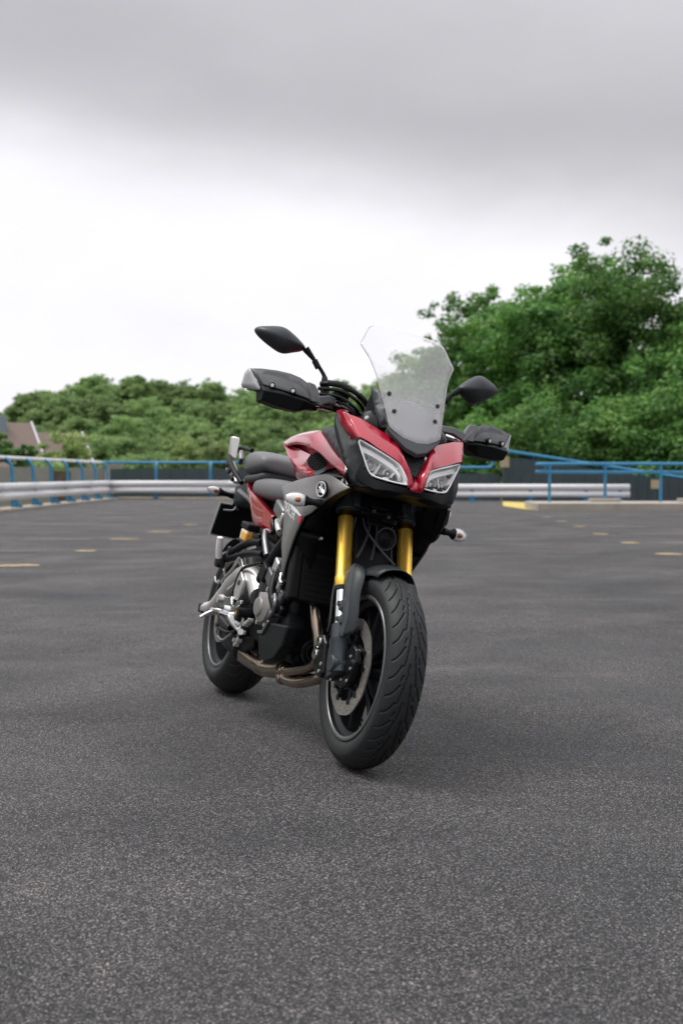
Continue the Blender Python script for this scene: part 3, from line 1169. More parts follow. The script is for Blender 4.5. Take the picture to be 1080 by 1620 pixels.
# houses
def house(x, y, rz, L, D_, wall_h, roof_h, label, wall_m, dish=False):
    root = empty('house', (x, y, -3.4), rz, label, 'house')
    link('wall', MB().box((0, 0, wall_h / 2), (L, D_, wall_h)).add(
        [(L / 2, -D_ / 2, wall_h), (L / 2, D_ / 2, wall_h), (L / 2, 0, wall_h + roof_h), (-L / 2, -D_ / 2, wall_h), (-L / 2, D_ / 2, wall_h), (-L / 2, 0, wall_h + roof_h)],
        [(0, 1, 2), (5, 4, 3)]).mesh(), wall_m, root)
    e = .35
    sl = roof_h / (D_ / 2)
    rf = None
    for s in (-1, 1):
        v = [(-L / 2 - e, s * (D_ / 2 + e), wall_h - e * sl + .05), (L / 2 + e, s * (D_ / 2 + e), wall_h - e * sl + .05), (L / 2 + e, 0, wall_h + roof_h + .05), (-L / 2 - e, 0, wall_h + roof_h + .05)]
        o = link('roof', pyd(v, [(0, 1, 2, 3)]), 'roof_tile', root)
        mods(o, solid=.12, off=0)
        for q in (-1, 1):
            a, b2 = Vector((q * (L / 2 + e + .06), s * (D_ / 2 + e), wall_h - e * sl - .02)), Vector((q * (L / 2 + e + .06), 0, wall_h + roof_h - .02))
            n = Vector((0, 0, .34))
            o2 = link('bargeboard', pyd([a - n * .5, b2 - n * .5, b2 + n * .7, a + n * .7], [(0, 1, 2, 3)]), 'white_trim', root)
            mods(o2, solid=.12, off=0)
    if dish:
        link('chimney', MB().box((L * .22, -.5, wall_h + roof_h - .25), (.7, .6, 1.5)).mesh(), 'chimney_lead', root)
    for k in (-.28, .28):
        w_ = link('window', MB().box((L * k, -D_ / 2 - .03, wall_h * .72), (1.3, .08, 1.1)).mesh(), 'white_trim', root)
        link('pane', MB().box((L * k, -D_ / 2 - .08, wall_h * .72), (1.1, .04, .9)).mesh(), 'window_glass', w_)
    if dish:
        v, f = lathe_data([(0, .0), (.02, .2), (.07, .34), (.12, .42)], (0, 0, 0), 20, 'X')
        dm = [Matrix.Rotation(R(-100), 3, 'Z') @ Matrix.Rotation(R(-25), 3, 'Y') @ Vector(p) + Vector((-L * .05, -D_ / 2 - .3, wall_h + roof_h * .62)) for p in v]
        o = link('satellite_dish', pyd(dm, f, True), 'white_trim', root)
        mods(o, solid=.02)
        link('mast', MB().cyl((-L * .05, -D_ / 2 - .25, wall_h + roof_h * .6), (-L * .05, -D_ / 2 + .5, wall_h + .4), .03).mesh(), 'alloy_dark', o)
    return root
house(-25.15, 88, R(32), 7.0, 6.0, 5.05, 2.8, 'house with grey tiled roof, chimney and satellite dish at the left edge', 'brick_wall', True)
house(-21.9, 92, R(32), 6.0, 5.6, 4.5, 2.75, 'house with white verge board right of the chimney house', 'render_wall')

# ------------------------------------------------------------------ the motorcycle
WB, YAW, LEAN = 1.44, 20.145, 12.42
Mrot = Matrix.Rotation(R(-90 + YAW), 4, 'Z') @ Matrix.Rotation(R(-LEAN), 4, 'X')
bike = empty('motorcycle', label='red, grey and black touring motorcycle with gold forks, leaning on its side stand', cat='motorcycle')
bike.matrix_world = Matrix.Translation((.028, 3.863, 0.0015)) @ Mrot @ Matrix.Translation((-WB, 0, 0))
RAKE = R(24)
FD = Vector((-math.sin(RAKE), 0, math.cos(RAKE)))      # fork direction, upwards
FP = Vector((math.cos(RAKE), 0, math.sin(RAKE)))       # forwards, square to the fork
AXF = Vector((WB, 0, .300))
AXR = Vector((0, 0, .3155))
def fk(s, d=0., y=0.):
    return AXF + FD * s + FP * d + Vector((0, y, 0))
Rfork = Matrix(((FP.x, 0, FD.x), (0, 1, 0), (FP.z, 0, FD.z)))   # box axes: x forwards, z up the fork

# ---- wheels
def groove_tyre(name, c, Ro, W, rbead, parent, pitches, seed=0, n_th=760, n_s=64):
    hw = W / 2
    # profile from one bead to the other
    prof = []
    crown = []
    for i in range(n_s + 1):
        a = -1 + 2 * i / n_s
        ang = a * R(66)
        rc = hw / math.sin(R(66)) * 1.0
        w = rc * math.sin(ang)
        r = Ro - rc * (1 - math.cos(ang)) * .92
        crown.append((w, r, a))
    e = crown[0]
    side = [(-hw * .83, rbead - .004), (-hw * .86, rbead + .006), (-hw * .97, rbead + (e[1] - rbead) * .35), (-hw * 1.01, rbead + (e[1] - rbead) * .7)]
    full = [(w, r, None) for w, r in side] + crown + [(-w, r, None) for w, r in reversed(side)]
    k = len(full)
    th = np.linspace(0, 2 * math.pi, n_th, endpoint=False)
    Wp = np.array([p[0] for p in full])
    Rp = np.array([p[1] for p in full])
    Sp = np.array([9 if p[2] is None else p[2] for p in full])
    TH, S = np.meshgrid(th, Sp, indexing='ij')
    RR = np.repeat(Rp[None], n_th, 0)
    # grooves: polylines in (circumference, arc) metres, repeated every pitch on both halves
    pitch = 2 * math.pi * Ro / pitches
    arc = S * R(66) * hw / math.sin(R(66))
    depth = np.zeros_like(RR)
    for sg in (1, -1):
        lines = [
            [(0.0, .006), (.40, .010), (.80, .017), (1.05, .022)],           # long curve near the centre
            [(.05, .029), (.22, .038), (.36, .049), (.44, .062)],            # swept side grooves
            [(.55, .025), (.72, .036), (.86, .048), (.94, .062)],
            [(.30, .021), (.44, .0255)],
        ]
        s_ = arc * sg
        u = (-TH * Ro / pitch + (.5 if sg < 0 else 0)) % 1.0
        scale_a = hw / .06
        for ln in lines:
            for q0, q1 in zip(ln[:-1], ln[1:]):
                for sh in (-1, 0, 1):
                    ax_, ay = (q0[0] + sh) * pitch, q0[1] * scale_a
                    bx_, by = (q1[0] + sh) * pitch, q1[1] * scale_a
                    px_, py = u * pitch, s_
                    dx, dy = bx_ - ax_, by - ay
                    t = np.clip(((px_ - ax_) * dx + (py - ay) * dy) / (dx * dx + dy * dy), 0, 1)
                    d = np.hypot(px_ - ax_ - t * dx, py - ay - t * dy)
                    depth = np.maximum(depth, np.clip((.0030 - d) / .0014, 0, 1))
    depth[np.abs(S) > 1] = 0
    RR = RR - depth * .0048
    V = np.stack([c[0] + RR * np.cos(TH), c[1] + np.repeat(Wp[None], n_th, 0), c[2] + RR * np.sin(TH)], -1).reshape(-1, 3)
    ii, jj = np.meshgrid(np.arange(n_th), np.arange(k - 1), indexing='ij')
    i2 = (ii + 1) % n_th
    F = np.stack([ii * k + jj, ii * k + jj + 1, i2 * k + jj + 1, i2 * k + jj], -1).reshape(-1, 4)
    me = bpy.data.meshes.new('tyre')
    me.from_pydata(V.tolist(), [], F.tolist())
    me.validate()
    me.shade_smooth()
    me.set_sharp_from_angle(angle=R(50))
    s = Vector((0, 0, 0))
    p = me.polygons[len(full) // 2]
    if p.normal.dot(Vector((math.cos(0), 0, math.sin(0)))) < 0:
        me.flip_normals()
    return link(name, me, 'tread', parent)

def rim(name, c, W, rb, parent, spokes=5, hub_r=.05, hub_w=.05):
    hw = W / 2 * .84
    prof = [(-hw, rb + .006), (-hw - .003, rb + .002), (-hw - .001, rb - .006), (-hw + .012, rb - .010), (-hw + .022, rb - .026), (0, rb - .032), (hw - .022, rb - .026), (hw - .012, rb - .010),
            (hw + .001, rb - .006), (hw + .003, rb + .002), (hw, rb + .006), (hw - .012, rb - .002), (hw - .022, rb - .016), (0, rb - .02), (-hw + .022, rb - .016), (-hw + .012, rb - .002)]
    v, f = lathe_data(prof, c, 96, 'Y', True)
    mb = MB().add(v, f)
    v, f = lathe_data([(-hub_w, .012), (-hub_w, hub_r * .8), (-hub_w * .6, hub_r), (hub_w * .6, hub_r), (hub_w, hub_r * .8), (hub_w, .012)], c, 40, 'Y')
    mb.add(v, f)
    for k in range(spokes):
        a0 = 2 * math.pi * k / spokes + .5
        for da in (-.16, .16):
            rows = []
            for t in np.linspace(0, 1, 6):
                r = hub_r * .85 + (rb - .024 - hub_r * .85) * t
                a = a0 + da * (.55 + .9 * t)
                wd = .020 - .008 * t + .010 * max(0, t - .8) * 5 * .4
                dp = .026 - .010 * t
                ca, sa = math.cos(a), math.sin(a)
                ctr = Vector((c[0] + r * ca, c[1], c[2] + r * sa))
                tan = Vector((-sa, 0, ca))
                yy = Vector((0, 1, 0))
                rows.append([ctr + tan * wd * .5 + yy * dp * .6, ctr + tan * wd * .2 + yy * dp, ctr - tan * wd * .2 + yy * dp, ctr - tan * wd * .5 + yy * dp * .6,
                             ctr - tan * wd * .5 - yy * dp * .6, ctr - tan * wd * .2 - yy * dp, ctr + tan * wd * .2 - yy * dp, ctr + tan * wd * .5 - yy * dp * .6])
            v, f = loft_data(rows, True)
            mb.add(v, f)
    return link(name, mb.mesh(True, 40), 'rim_black', parent)

def disc_mesh(c, y, ri, ro, n=150, rows=8, th=.005):
    v, f = [], []
    rs = np.linspace(ri, ro, rows + 1)
    for i in range(n):
        a = 2 * math.pi * i / n
        for j, r in enumerate(rs):
            rr = r
            if j == rows:
                rr = r + .0012 * math.sin(a * 10)
            if j == 0:
                rr = r + .002 * math.sin(a * 10)
            v.append((c[0] + rr * math.cos(a), y, c[2] + rr * math.sin(a)))
    k = rows + 1
    for i in range(n):
        i2 = (i + 1) % n
        for j in range(rows):
            hole = (j in (1, 3, 5, 6)) and ((i + {1: 0, 3: 3, 5: 6, 6: 1}[j]) % (8 if j < 5 else 9) == 0)
            if not hole:
                f.append((i * k + j, i * k + j + 1, i2 * k + j + 1, i2 * k + j))
    return v, f

def wheel(name, c, Ro, W, rb, pitches, discs, label):
    w = rim(name, c, W, rb, bike, 5, .052 if discs == 2 else .07, .055)
    w['label'] = label
    groove_tyre('tyre', c, Ro, W, rb, w, pitches)
    for s in ((-1, 1) if discs == 2 else (-1,)):
        ri, ro = (.106, .149) if discs == 2 else (.085, .1225)
        y = s * (.066 if discs == 2 else .082)
        v, f = disc_mesh(c, c[1] + y, ri, ro)
        o = link('brake_disc', pyd(v, f), 'steel_disc', w)
        mods(o, solid=.005, off=0)
        # carrier
        mb = MB()
        vv, ff = lathe_data([(y - .004, .03), (y - .004, .07), (y + .004, .07), (y + .004, .03)], c, 40, 'Y', True)
        mb.add(vv, ff)
        for k in range(5):
            a = 2 * math.pi * k / 5 + .3
            for da in (-.22, .22):
                p = Vector((c[0] + .062 * math.cos(a), c[1] + y, c[2] + .062 * math.sin(a)))
                q = Vector((c[0] + (ri + .004) * math.cos(a + da), c[1] + y, c[2] + (ri + .004) * math.sin(a + da)))
                mb.cyl(p, q, .007, .006, 8)
                mb.cyl(q + Vector((0, -.006, 0)), q + Vector((0, .006, 0)), .0095, n=12)
        link('disc_carrier', mb.mesh(True, 40), 'rim_black', w)
    # bright machined lip
    for s in (-1, 1):
        hw = W / 2 * .84
        v, f = lathe_data([(s * (hw + .0035), rb + .005), (s * (hw + .0052), rb + .001), (s * (hw + .0045), rb - .006), (s * (hw + .001), rb - .011)], c, 120, 'Y')
        o = link('rim_lip', pyd(v, f, True), 'rim_edge', w)
        mods(o, solid=.001, off=0)
    return w
fw = wheel('front_wheel', AXF, .300, .12, .2195, 17, 2, 'front wheel with black double spokes and two drilled discs')
rw = wheel('rear_wheel', AXR, .3155, .18, .2195, 17, 1, 'rear wheel with wide black tyre')
link('axle', MB().cyl(fk(0, 0, -.135), fk(0, 0, .135), .011).mesh(True, 40), 'alloy_dark', fw)
link('axle', MB().cyl(AXR + Vector((0, -.17, 0)), AXR + Vector((0, .17, 0)), .013).mesh(True, 40), 'alloy_dark', rw)

# ---- fork
fork = link('triple_clamp', MB().box(fk(.545, -.012), (.09, .17, .05), Rfork).mesh(), 'casting', bike)
mods(fork, bevel=.008)
for s in (-1, 1):
    y = .105 * s
    mb = MB()
    v, f = sweep_data([fk(.510, 0, y), fk(.513, 0, y), fk(.575, 0, y), fk(.578, 0, y)], [.030, .035, .035, .030], 28)
    o = link('clamp_ring', pyd(v, f, True, 40), 'casting', fork)
    mods(o, bevel=.002)
    for k, t in ((.528, 1), (.56, 1)):
        link('bolt', MB().cyl(fk(k, .040, y - s * .022), fk(k, .0475, y - s * .022), .005, n=10).mesh(True, 40), 'casting', fork)
    bbox_part('clamp_ear', fk(.543, .034, y - s * .02), (.02, .022, .05), 'casting', fork, Rfork, .003)
    # gold outer tube with a dust cap at its end
    v, f = sweep_data([fk(.252, 0, y), fk(.256, 0, y), fk(.285, 0, y), fk(.288, 0, y), fk(.49, 0, y)], [.0255, .0265, .0265, .0245, .0245], 32)
    leg = link('fork_leg', pyd(v, f, True, 40), 'gold', bike)
    v, f = sweep_data([fk(.49, 0, y), fk(.63, 0, y)], .0240, 28)
    link('upper_tube', pyd(v, f, True, 40), 'gold_dark', leg)
    v, f = sweep_data([fk(.240, 0, y), fk(.252, 0, y)], .0255, 28)
    link('dust_seal', pyd(v, f, True, 40), 'rubber', leg)
    v, f = sweep_data([fk(.10, 0, y), fk(.245, 0, y)], .0205, 28)
    link('stanchion', pyd(v, f, True, 40), 'chrome', leg)
    v, f = sweep_data([fk(-.030, 0, y), fk(-.026, 0, y), fk(.07, 0, y), fk(.075, 0, y), fk(.083, 0, y), fk(.085, 0, y), fk(.125, 0, y), fk(.128, 0, y)],
                      [.020, .025, .0275, .0305, .0305, .0275, .0275, .0235], 28)
    o = link('fork_bottom', pyd(v, f, True, 40), 'casting', leg)
    mb = MB().cyl(fk(0, 0, y - s * .03), fk(0, 0, y + s * .03), .026, n=24)
    mb.box(fk(.035, -.03, y), (.05, .028, .12), Rfork)
    o = link('axle_clamp', mb.mesh(True, 40), 'casting', leg)
    mods(o, bevel=.003)
    link('pinch_bolt', MB().cyl(fk(.004, .022, y + s * .018), fk(.004, .022, y + s * .026), .009, n=14).mesh(True, 40), 'polished', leg)
    # radial caliper behind the leg
    cal_o = []
    ctr = Vector((1.318, y * .97, .305))
    outl = [(1.285, .372), (1.318, .376), (1.352, .350), (1.360, .300), (1.378, .262), (1.362, .243), (1.325, .243), (1.290, .262), (1.262, .300), (1.262, .345)]
    cal = plate('brake_caliper', [Vector((a, s * .098, z)) for a, z in outl], .062, 'black_gloss', bike, .008, seg=3)
    for (a, z) in ((1.292, .348), (1.279, .308)):
        vv, ff = lathe_data([(0, .008), (s * .003, .008), (s * .003, .0165), (0, .018)], (a, s * .1295, z), 28, 'Y', True)
        link('piston_cap', pyd(vv, ff, True, 30), 'polished', cal)
    for (a, z) in ((1.352, .286), (1.345, .262)):
        link('bolt', MB().cyl((a, s * .12, z), (a, s * .132, z), .006, n=12).mesh(True, 40), 'alloy', cal)
    bbox_part('mount', (1.378, s * .102, .300), (.07, .03, .10), 'casting', cal, Rfork, .006)
    bbox_part('pad_spring', (1.372, s * .088, .247), (.03, .03, .012), 'polished', cal, None, .002)
    # sensor ring cover beside the hub
    if s < 0:
        ov = plate('hub_cover', [Vector((a, -.086, z)) for a, z in [(1.395, .245), (1.41, .285), (1.44, .330), (1.49, .375), (1.53, .36), (1.545, .325), (1.53, .275), (1.50, .243), (1.45, .232)]], .02, 'black_gloss', leg, .006)
        for (a, z) in ((1.50, .335), (1.515, .30), (1.46, .258), (1.505, .262)):
            link('bolt', MB().cyl((a, -.096, z), (a, -.0985, z), .0045, n=10).mesh(True, 40), 'alloy', leg)
    # hose down the leg
    tube('brake_hose', [fk(.52, -.01, y * .6), fk(.40, -.045, y * .75), fk(.27, -.062, y * 1.02), fk(.16, -.075, y * 1.05), Vector((1.29, y, .385))], .0052, 'brake_line', cal, 8)

# ---- front mudguard
rows = []
for ang in np.linspace(77, 158, 18):
    a = R(ang)
    row = []
    tt = (ang - 77) / (158 - 77)
    hwid = .063 + .012 * min(1, tt * 3.2)
    rad = .322 + .006 * tt
    for k in np.linspace(-1, 1, 13):
        drop = (.022 + .012 * min(1, tt * 3)) * abs(k) ** 2.2 + .012 * max(0, abs(k) - .75) * 4
        lead = 0
        aa = a - (.10 * (k + .2)) * max(0, 1 - tt * 4) * 0 + .03 * abs(k) ** 2 * max(0, 1 - tt * 4)
        r = rad - drop + .004 * (1 - abs(k))
        row.append(Vector((AXF.x + r * math.cos(aa), hwid * k, AXF.z + r * math.sin(aa))))
    rows.append(row)
v, f = loft_data(rows)
me = pyd(v, f, True, 60)
outward(me, (0, 0, 1))
fen = mods(link('front_mudguard', me, 'dark_plastic', bike), solid=.003, bevel=0)
for s in (-1, 1):
    ou = [(1.345, .100, .600), (1.350, .112, .578), (1.388, .120, .530), (1.415, .122, .475), (1.438, .122, .424), (1.430, .123, .388), (1.458, .121, .384), (1.463, .116, .446), (1.436, .116, .525), (1.402, .106, .585), (1.372, .094, .612)]
    o = skin('bracket', [Vector((x, s * y, z)) for x, y, z in ou], 'grey_plastic', fen, .02, s * .003, .02, .010, .002)
    o.modifiers['solid'].offset = -1
    for (x, z) in ((1.376, .480), (1.391, .434)):
        bbox_part('lug', (x + .022, s * .112, z), (.062, .018, .032), 'grey_plastic', fen, Rfork, .006)
        link('bolt', MB().cyl((x + .003, s * .118, z), (x + .003, s * .1255, z), .0085, n=14).mesh(True, 40), 'polished', fen)
    # front blade of the bracket wraps round the leg
    e1 = cat([Vector((x, s * y, z)) for x, y, z in [(1.372, .094, .612), (1.402, .106, .585), (1.436, .116, .525), (1.463, .116, .446), (1.458, .119, .386)]], 16)
    e2 = cat([Vector((x, s * y, z)) for x, y, z in [(1.390, .070, .606), (1.425, .074, .578), (1.448, .086, .52), (1.476, .088, .446), (1.478, .094, .400)]], 16)
    e3 = [p + Vector((-.03, -s * .006, -.01)) for p in e2]
    me = pyd(*loft_data([e1, e2, e3]), True, 40)
    outward(me, (1, 0, 0))
    o = link('bracket_face', me, 'dark_plastic', fen)
    mods(o, solid=.004)

# ---- windscreen
half = [(1.185, 0, 1.386), (1.181, .06, 1.387), (1.172, .118, 1.384), (1.178, .136, 1.374), (1.195, .152, 1.340), (1.212, .1685, 1.307), (1.225, .161, 1.293), (1.259, .142, 1.262), (1.287, .128, 1.223), (1.318, .117, 1.182),
        (1.345, .108, 1.143), (1.375, .098, 1.100), (1.398, .090, 1.060), (1.404, .086, 1.045), (1.413, .068, 1.032), (1.433, .030, 1.014), (1.440, .010, 1.010)]
ringo = [Vector(p) for p in half] + [Vector((p[0], -p[1], p[2])) for p in reversed(half[1:])]
# fill in (y, z); depth x interpolated from the rim, the middle bowed forwards
_c = np.polyfit([1.383, 1.307, 1.262, 1.182, 1.10, 1.045, 1.01], [1.187, 1.2376, 1.277, 1.330, 1.3836, 1.4107, 1.437], 3)
def screen_x(y, z):
    return float(np.polyval(_c, z)) - .9 * y * y
ringo = [Vector((screen_x(p.y, p.z), p.y, p.z)) for p in ringo]
v, f = skin_mesh(ringo, .014, 0, .06, 0)
v2 = [(screen_x(p[1], p[2]), p[1], p[2]) for p in v]
me = pyd(v2, f, True, 60)
outward(me, (1, 0, 0))
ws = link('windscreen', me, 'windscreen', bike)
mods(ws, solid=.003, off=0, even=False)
# polished edge bead
vv, ff = sweep_data(resample(ringo, 120, True) + [resample(ringo, 120, True)[0]], .0013, 6, False)
link('edge', pyd(vv, ff, True), 'screen_edge', ws)
for s in (-1, 1):
    for (x, y, z) in ((1.339, .085, 1.153), (1.376, .071, 1.098)):
        p = Vector((screen_x(y, z), s * y, z))
        d = Vector((.80, s * .12, .58)).normalized()
        link('screw', MB().cyl(p - d * .012, p + d * .005, .0062, n=14).mesh(True, 40), 'black_gloss', ws)
        vv, ff = sweep_data([p + d * .0015, p + d * .0025], .0085, 14)
        link('washer', pyd(vv, ff, True, 40), 'clear_lens', ws)
# inner screen carrier and cockpit surround
for s in (-1, 1):
    o = skin('screen_carrier', [Vector((x, s * y, z)) for x, y, z in [(1.262, .120, 1.176), (1.30, .108, 1.165), (1.335, .092, 1.14), (1.37, .080, 1.09), (1.395, .078, 1.045), (1.37, .10, 1.04), (1.335, .115, 1.085), (1.29, .118, 1.14)]],
             'grey_plastic', ws, .015, 0, .03, .004)
o = link('cockpit_panel', pyd(*loft_data([[Vector((1.235, -.10, 1.150)), Vector((1.25, -.05, 1.165)), Vector((1.25, .05, 1.165)), Vector((1.235, .10, 1.150))],
                                         [Vector((1.30, -.105, 1.10)), Vector((1.315, -.05, 1.115)), Vector((1.315, .05, 1.115)), Vector((1.30, .105, 1.10))],
                                         [Vector((1.40, -.085, 1.035)), Vector((1.42, -.04, 1.02)), Vector((1.42, .04, 1.02)), Vector((1.40, .085, 1.035))]])), 'dark_plastic', bike)
mods(o, solid=.006, sub=2)
o['label'] = 'dark cockpit panel behind the windscreen'
bbox_part('instrument', (1.21, 0, 1.125), (.05, .17, .10), 'black_plastic', o, Matrix.Rotation(R(-30), 3, 'Y'), .012)
for s in (-1, 1):
    link('side_cheek', pyd(*loft_data([[Vector((1.20, s * .105, 1.09)), Vector((1.235, s * .105, 1.155)), Vector((1.262, s * .118, 1.172))],
                                       [Vector((1.26, s * .12, 1.055)), Vector((1.29, s * .115, 1.11)), Vector((1.30, s * .112, 1.14))],
                                       [Vector((1.36, s * .105, 1.02)), Vector((1.37, s * .10, 1.05)), Vector((1.38, s * .09, 1.06))]]), True), 'black_plastic', o)
    # dark bulge between the cheek and the red nose panel
    vv, ff = lathe_data([(-.05, .0), (-.045, .025), (-.02, .042), (.02, .045), (.05, .03), (.06, 0)], (0, 0, 0), 18, 'X')
    mt = Matrix.Translation((1.305, s * .108, 1.048)) @ Matrix.Rotation(R(38), 4, 'Y')
    link('air_duct', pyd([mt @ Vector(p) for p in vv], ff, True), 'black_gloss', o)

# grey lip below the screen
base = [(1.395, -.092, 1.055), (1.408, -.082, 1.040), (1.428, -.045, 1.020), (1.442, 0, 1.012), (1.428, .045, 1.020), (1.408, .082, 1.040), (1.395, .092, 1.055)]
lip = [(1.402, -.092, 1.038), (1.418, -.078, 1.022), (1.448, -.036, .988), (1.462, 0, .976), (1.448, .036, .988), (1.418, .078, 1.022), (1.402, .092, 1.038)]
low = [(1.398, -.088, 1.026), (1.410, -.074, 1.012), (1.440, -.034, .976), (1.455, 0, .964), (1.440, .034, .976), (1.410, .074, 1.012), (1.398, .088, 1.026)]
back = [(1.385, -.08, 1.03), (1.39, -.07, 1.01), (1.40, -.03, .985), (1.41, 0, .975), (1.40, .03, .985), (1.39, .07, 1.01), (1.385, .08, 1.03)]
bk0 = [(p[0] - .03, p[1] * .95, p[2] - .004) for p in base]
v, f = loft_data([[Vector(p) for p in c] for c in (bk0, base, lip, low, back)])
o = link('screen_base', pyd(v, f, True, 28), 'grey_plastic', bike)
mods(o, bevel=.0015)

# ---- nose panels (red)
RIDGE = [(1.322, .207, 1.063), (1.345, .168, 1.056), (1.359, .138, 1.045), (1.375, .104, 1.031), (1.392, .075, 1.018), (1.425, .059, .996), (1.449, .050, .975), (1.490, .037, .934), (1.505, .026, .908), (1.511, .018, .881), (1.508, .014, .866)]
HLTOP = [(1.412, .176, .992), (1.424, .150, .983), (1.436, .121, .969), (1.462, .061, .942), (1.481, .044, .919), (1.498, .032, .893), (1.504, .027, .866)]
INNER = [(1.385, .060, 1.000), (1.408, .050, .978), (1.430, .036, .950), (1.455, .016, .918), (1.473, .007, .902), (1.500, .006, .880), (1.503, .006, .866)]
for s in (-1, 1):
    rid = [Vector((x, s * y, z)) for x, y, z in cat(RIDGE, 34)]
    hlt = [Vector((x, s * y, z)) for x, y, z in cat(HLTOP, 34)]
    mid = [(a * .5 + b * .5) + Vector((.006, s * .001, .004)) * math.sin(math.pi * min(1, (i + 3) / 36)) for i, (a, b) in enumerate(zip(rid, hlt))]
    inn = [Vector((x, s * y, z)) for x, y, z in cat(INNER, 22)]
    rid2 = resample(rid[13:], 22)
    hin = [p + Vector((-.012, -s * .002, -.004)) for p in hlt]
    v, f = loft_data([hin, hlt, mid, rid])
    mb = MB().add(v, f)
    v, f = loft_data([rid2, inn])
    mb.add(v, f)
    # top face back from the ridge
    topb = [p + Vector((-.03, -s * .004, -.004)) for p in rid[:16]]
    v, f = loft_data([rid[:16], topb])
    mb.add(v, f)
    # outer strip
    st1 = [Vector((1.322, s * .207, 1.063)), Vector((1.367, s * .193, 1.028)), Vector((1.412, s * .176, .992))]
    st2 = [Vector((1.300, s * .214, 1.060)), Vector((1.345, s * .201, 1.024)), Vector((1.386, s * .186, .983))]
    st0 = [Vector((1.268, s * .218, 1.076)), Vector((1.285, s * .217, 1.055)), Vector((1.30, s * .214, 1.04))]
    e1 = [Vector((1.278, s * .207, 1.080)), Vector((1.30, s * .207, 1.072)), st1[0]]
    v, f = loft_data([st1, [Vector((1.306, s * .212, 1.064)), Vector((1.345, s * .199, 1.026)), Vector((1.384, s * .186, .985))],
                      [Vector((1.268, s * .2185, 1.070)), Vector((1.31, s * .209, 1.026)), Vector((1.372, s * .190, .983))]])
    mb.add(v, f)
    v, f = loft_data([[st1[0], Vector((1.306, s * .212, 1.064)), Vector((1.268, s * .2185, 1.070))], [Vector((1.30, s * .19, 1.075)), Vector((1.285, s * .196, 1.078)), Vector((1.265, s * .205, 1.078))]])
    mb.add(v, f)
    me = mb.mesh(True, 32)
    bm = bmesh.new()
    bm.from_mesh(me)
    bmesh.ops.remove_doubles(bm, verts=bm.verts, dist=.0012)
    bmesh.ops.recalc_face_normals(bm, faces=bm.faces)
    bm.to_mesh(me)
    bm.free()
    me.shade_smooth()
    me.set_sharp_from_angle(angle=R(32))
    outward(me, (1, 0, 0))
    o = link('nose_panel', me, 'red_paint', bike)
    mods(o, solid=.003)
# red keel closing the V
v = [(1.503, -.007, .882), (1.503, .007, .882), (1.509, .020, .866), (1.506, .016, .857), (1.506, -.016, .857), (1.509, -.020, .866), (1.476, 0, .902)]
o = link('nose_keel', pyd(v, [(6, 0, 1), (0, 5, 4, 3, 2, 1)], True, 30), 'red_paint', bike)
mods(o, solid=.003)

def hex_lattice(o3, u, v, inside, cell=.009, depth=.004, wall=.22):
    mb = MB()
    u, v = Vector(u).normalized(), Vector(v).normalized()
    n = u.cross(v)
    o3 = Vector(o3)
    for i in range(-14, 15):
        for j in range(-14, 15):
            cx, cy = cell * (i + (j % 2) * .5), cell * .866 * j
            if not inside(cx, cy):
                continue
            ring = []
            for rr, dz in ((.577 * cell * .99, 0), (.577 * cell * (1 - wall), 0), (.577 * cell * (1 - wall), -depth)):
                ring.append([o3 + u * (cx + rr * math.sin(k * math.pi / 3)) + v * (cy + rr * math.cos(k * math.pi / 3)) + n * dz for k in range(6)])
            a, f = loft_data(ring, True)
            mb.add(a, f)
    return mb.mesh()
# honeycomb between the nose panels
o = link('nose_grille', pyd([(1.385, -.064, 1.004), (1.385, .064, 1.004), (1.470, .006, .900), (1.470, -.006, .900)], [(0, 1, 2, 3)]), 'black_plastic', bike)
gn = Vector((.76, 0, .64)).normalized()
gv = Vector((-.64, 0, .76))
o2 = link('honeycomb', hex_lattice(Vector((1.434, 0, .951)) + gn * .004, (0, 1, 0), gv, lambda a, c: abs(a) < .008 + .40 * (c + .062) and -.062 < c < .055, .0095), 'dark_plastic', o)
o2['kind'] = 'stuff'

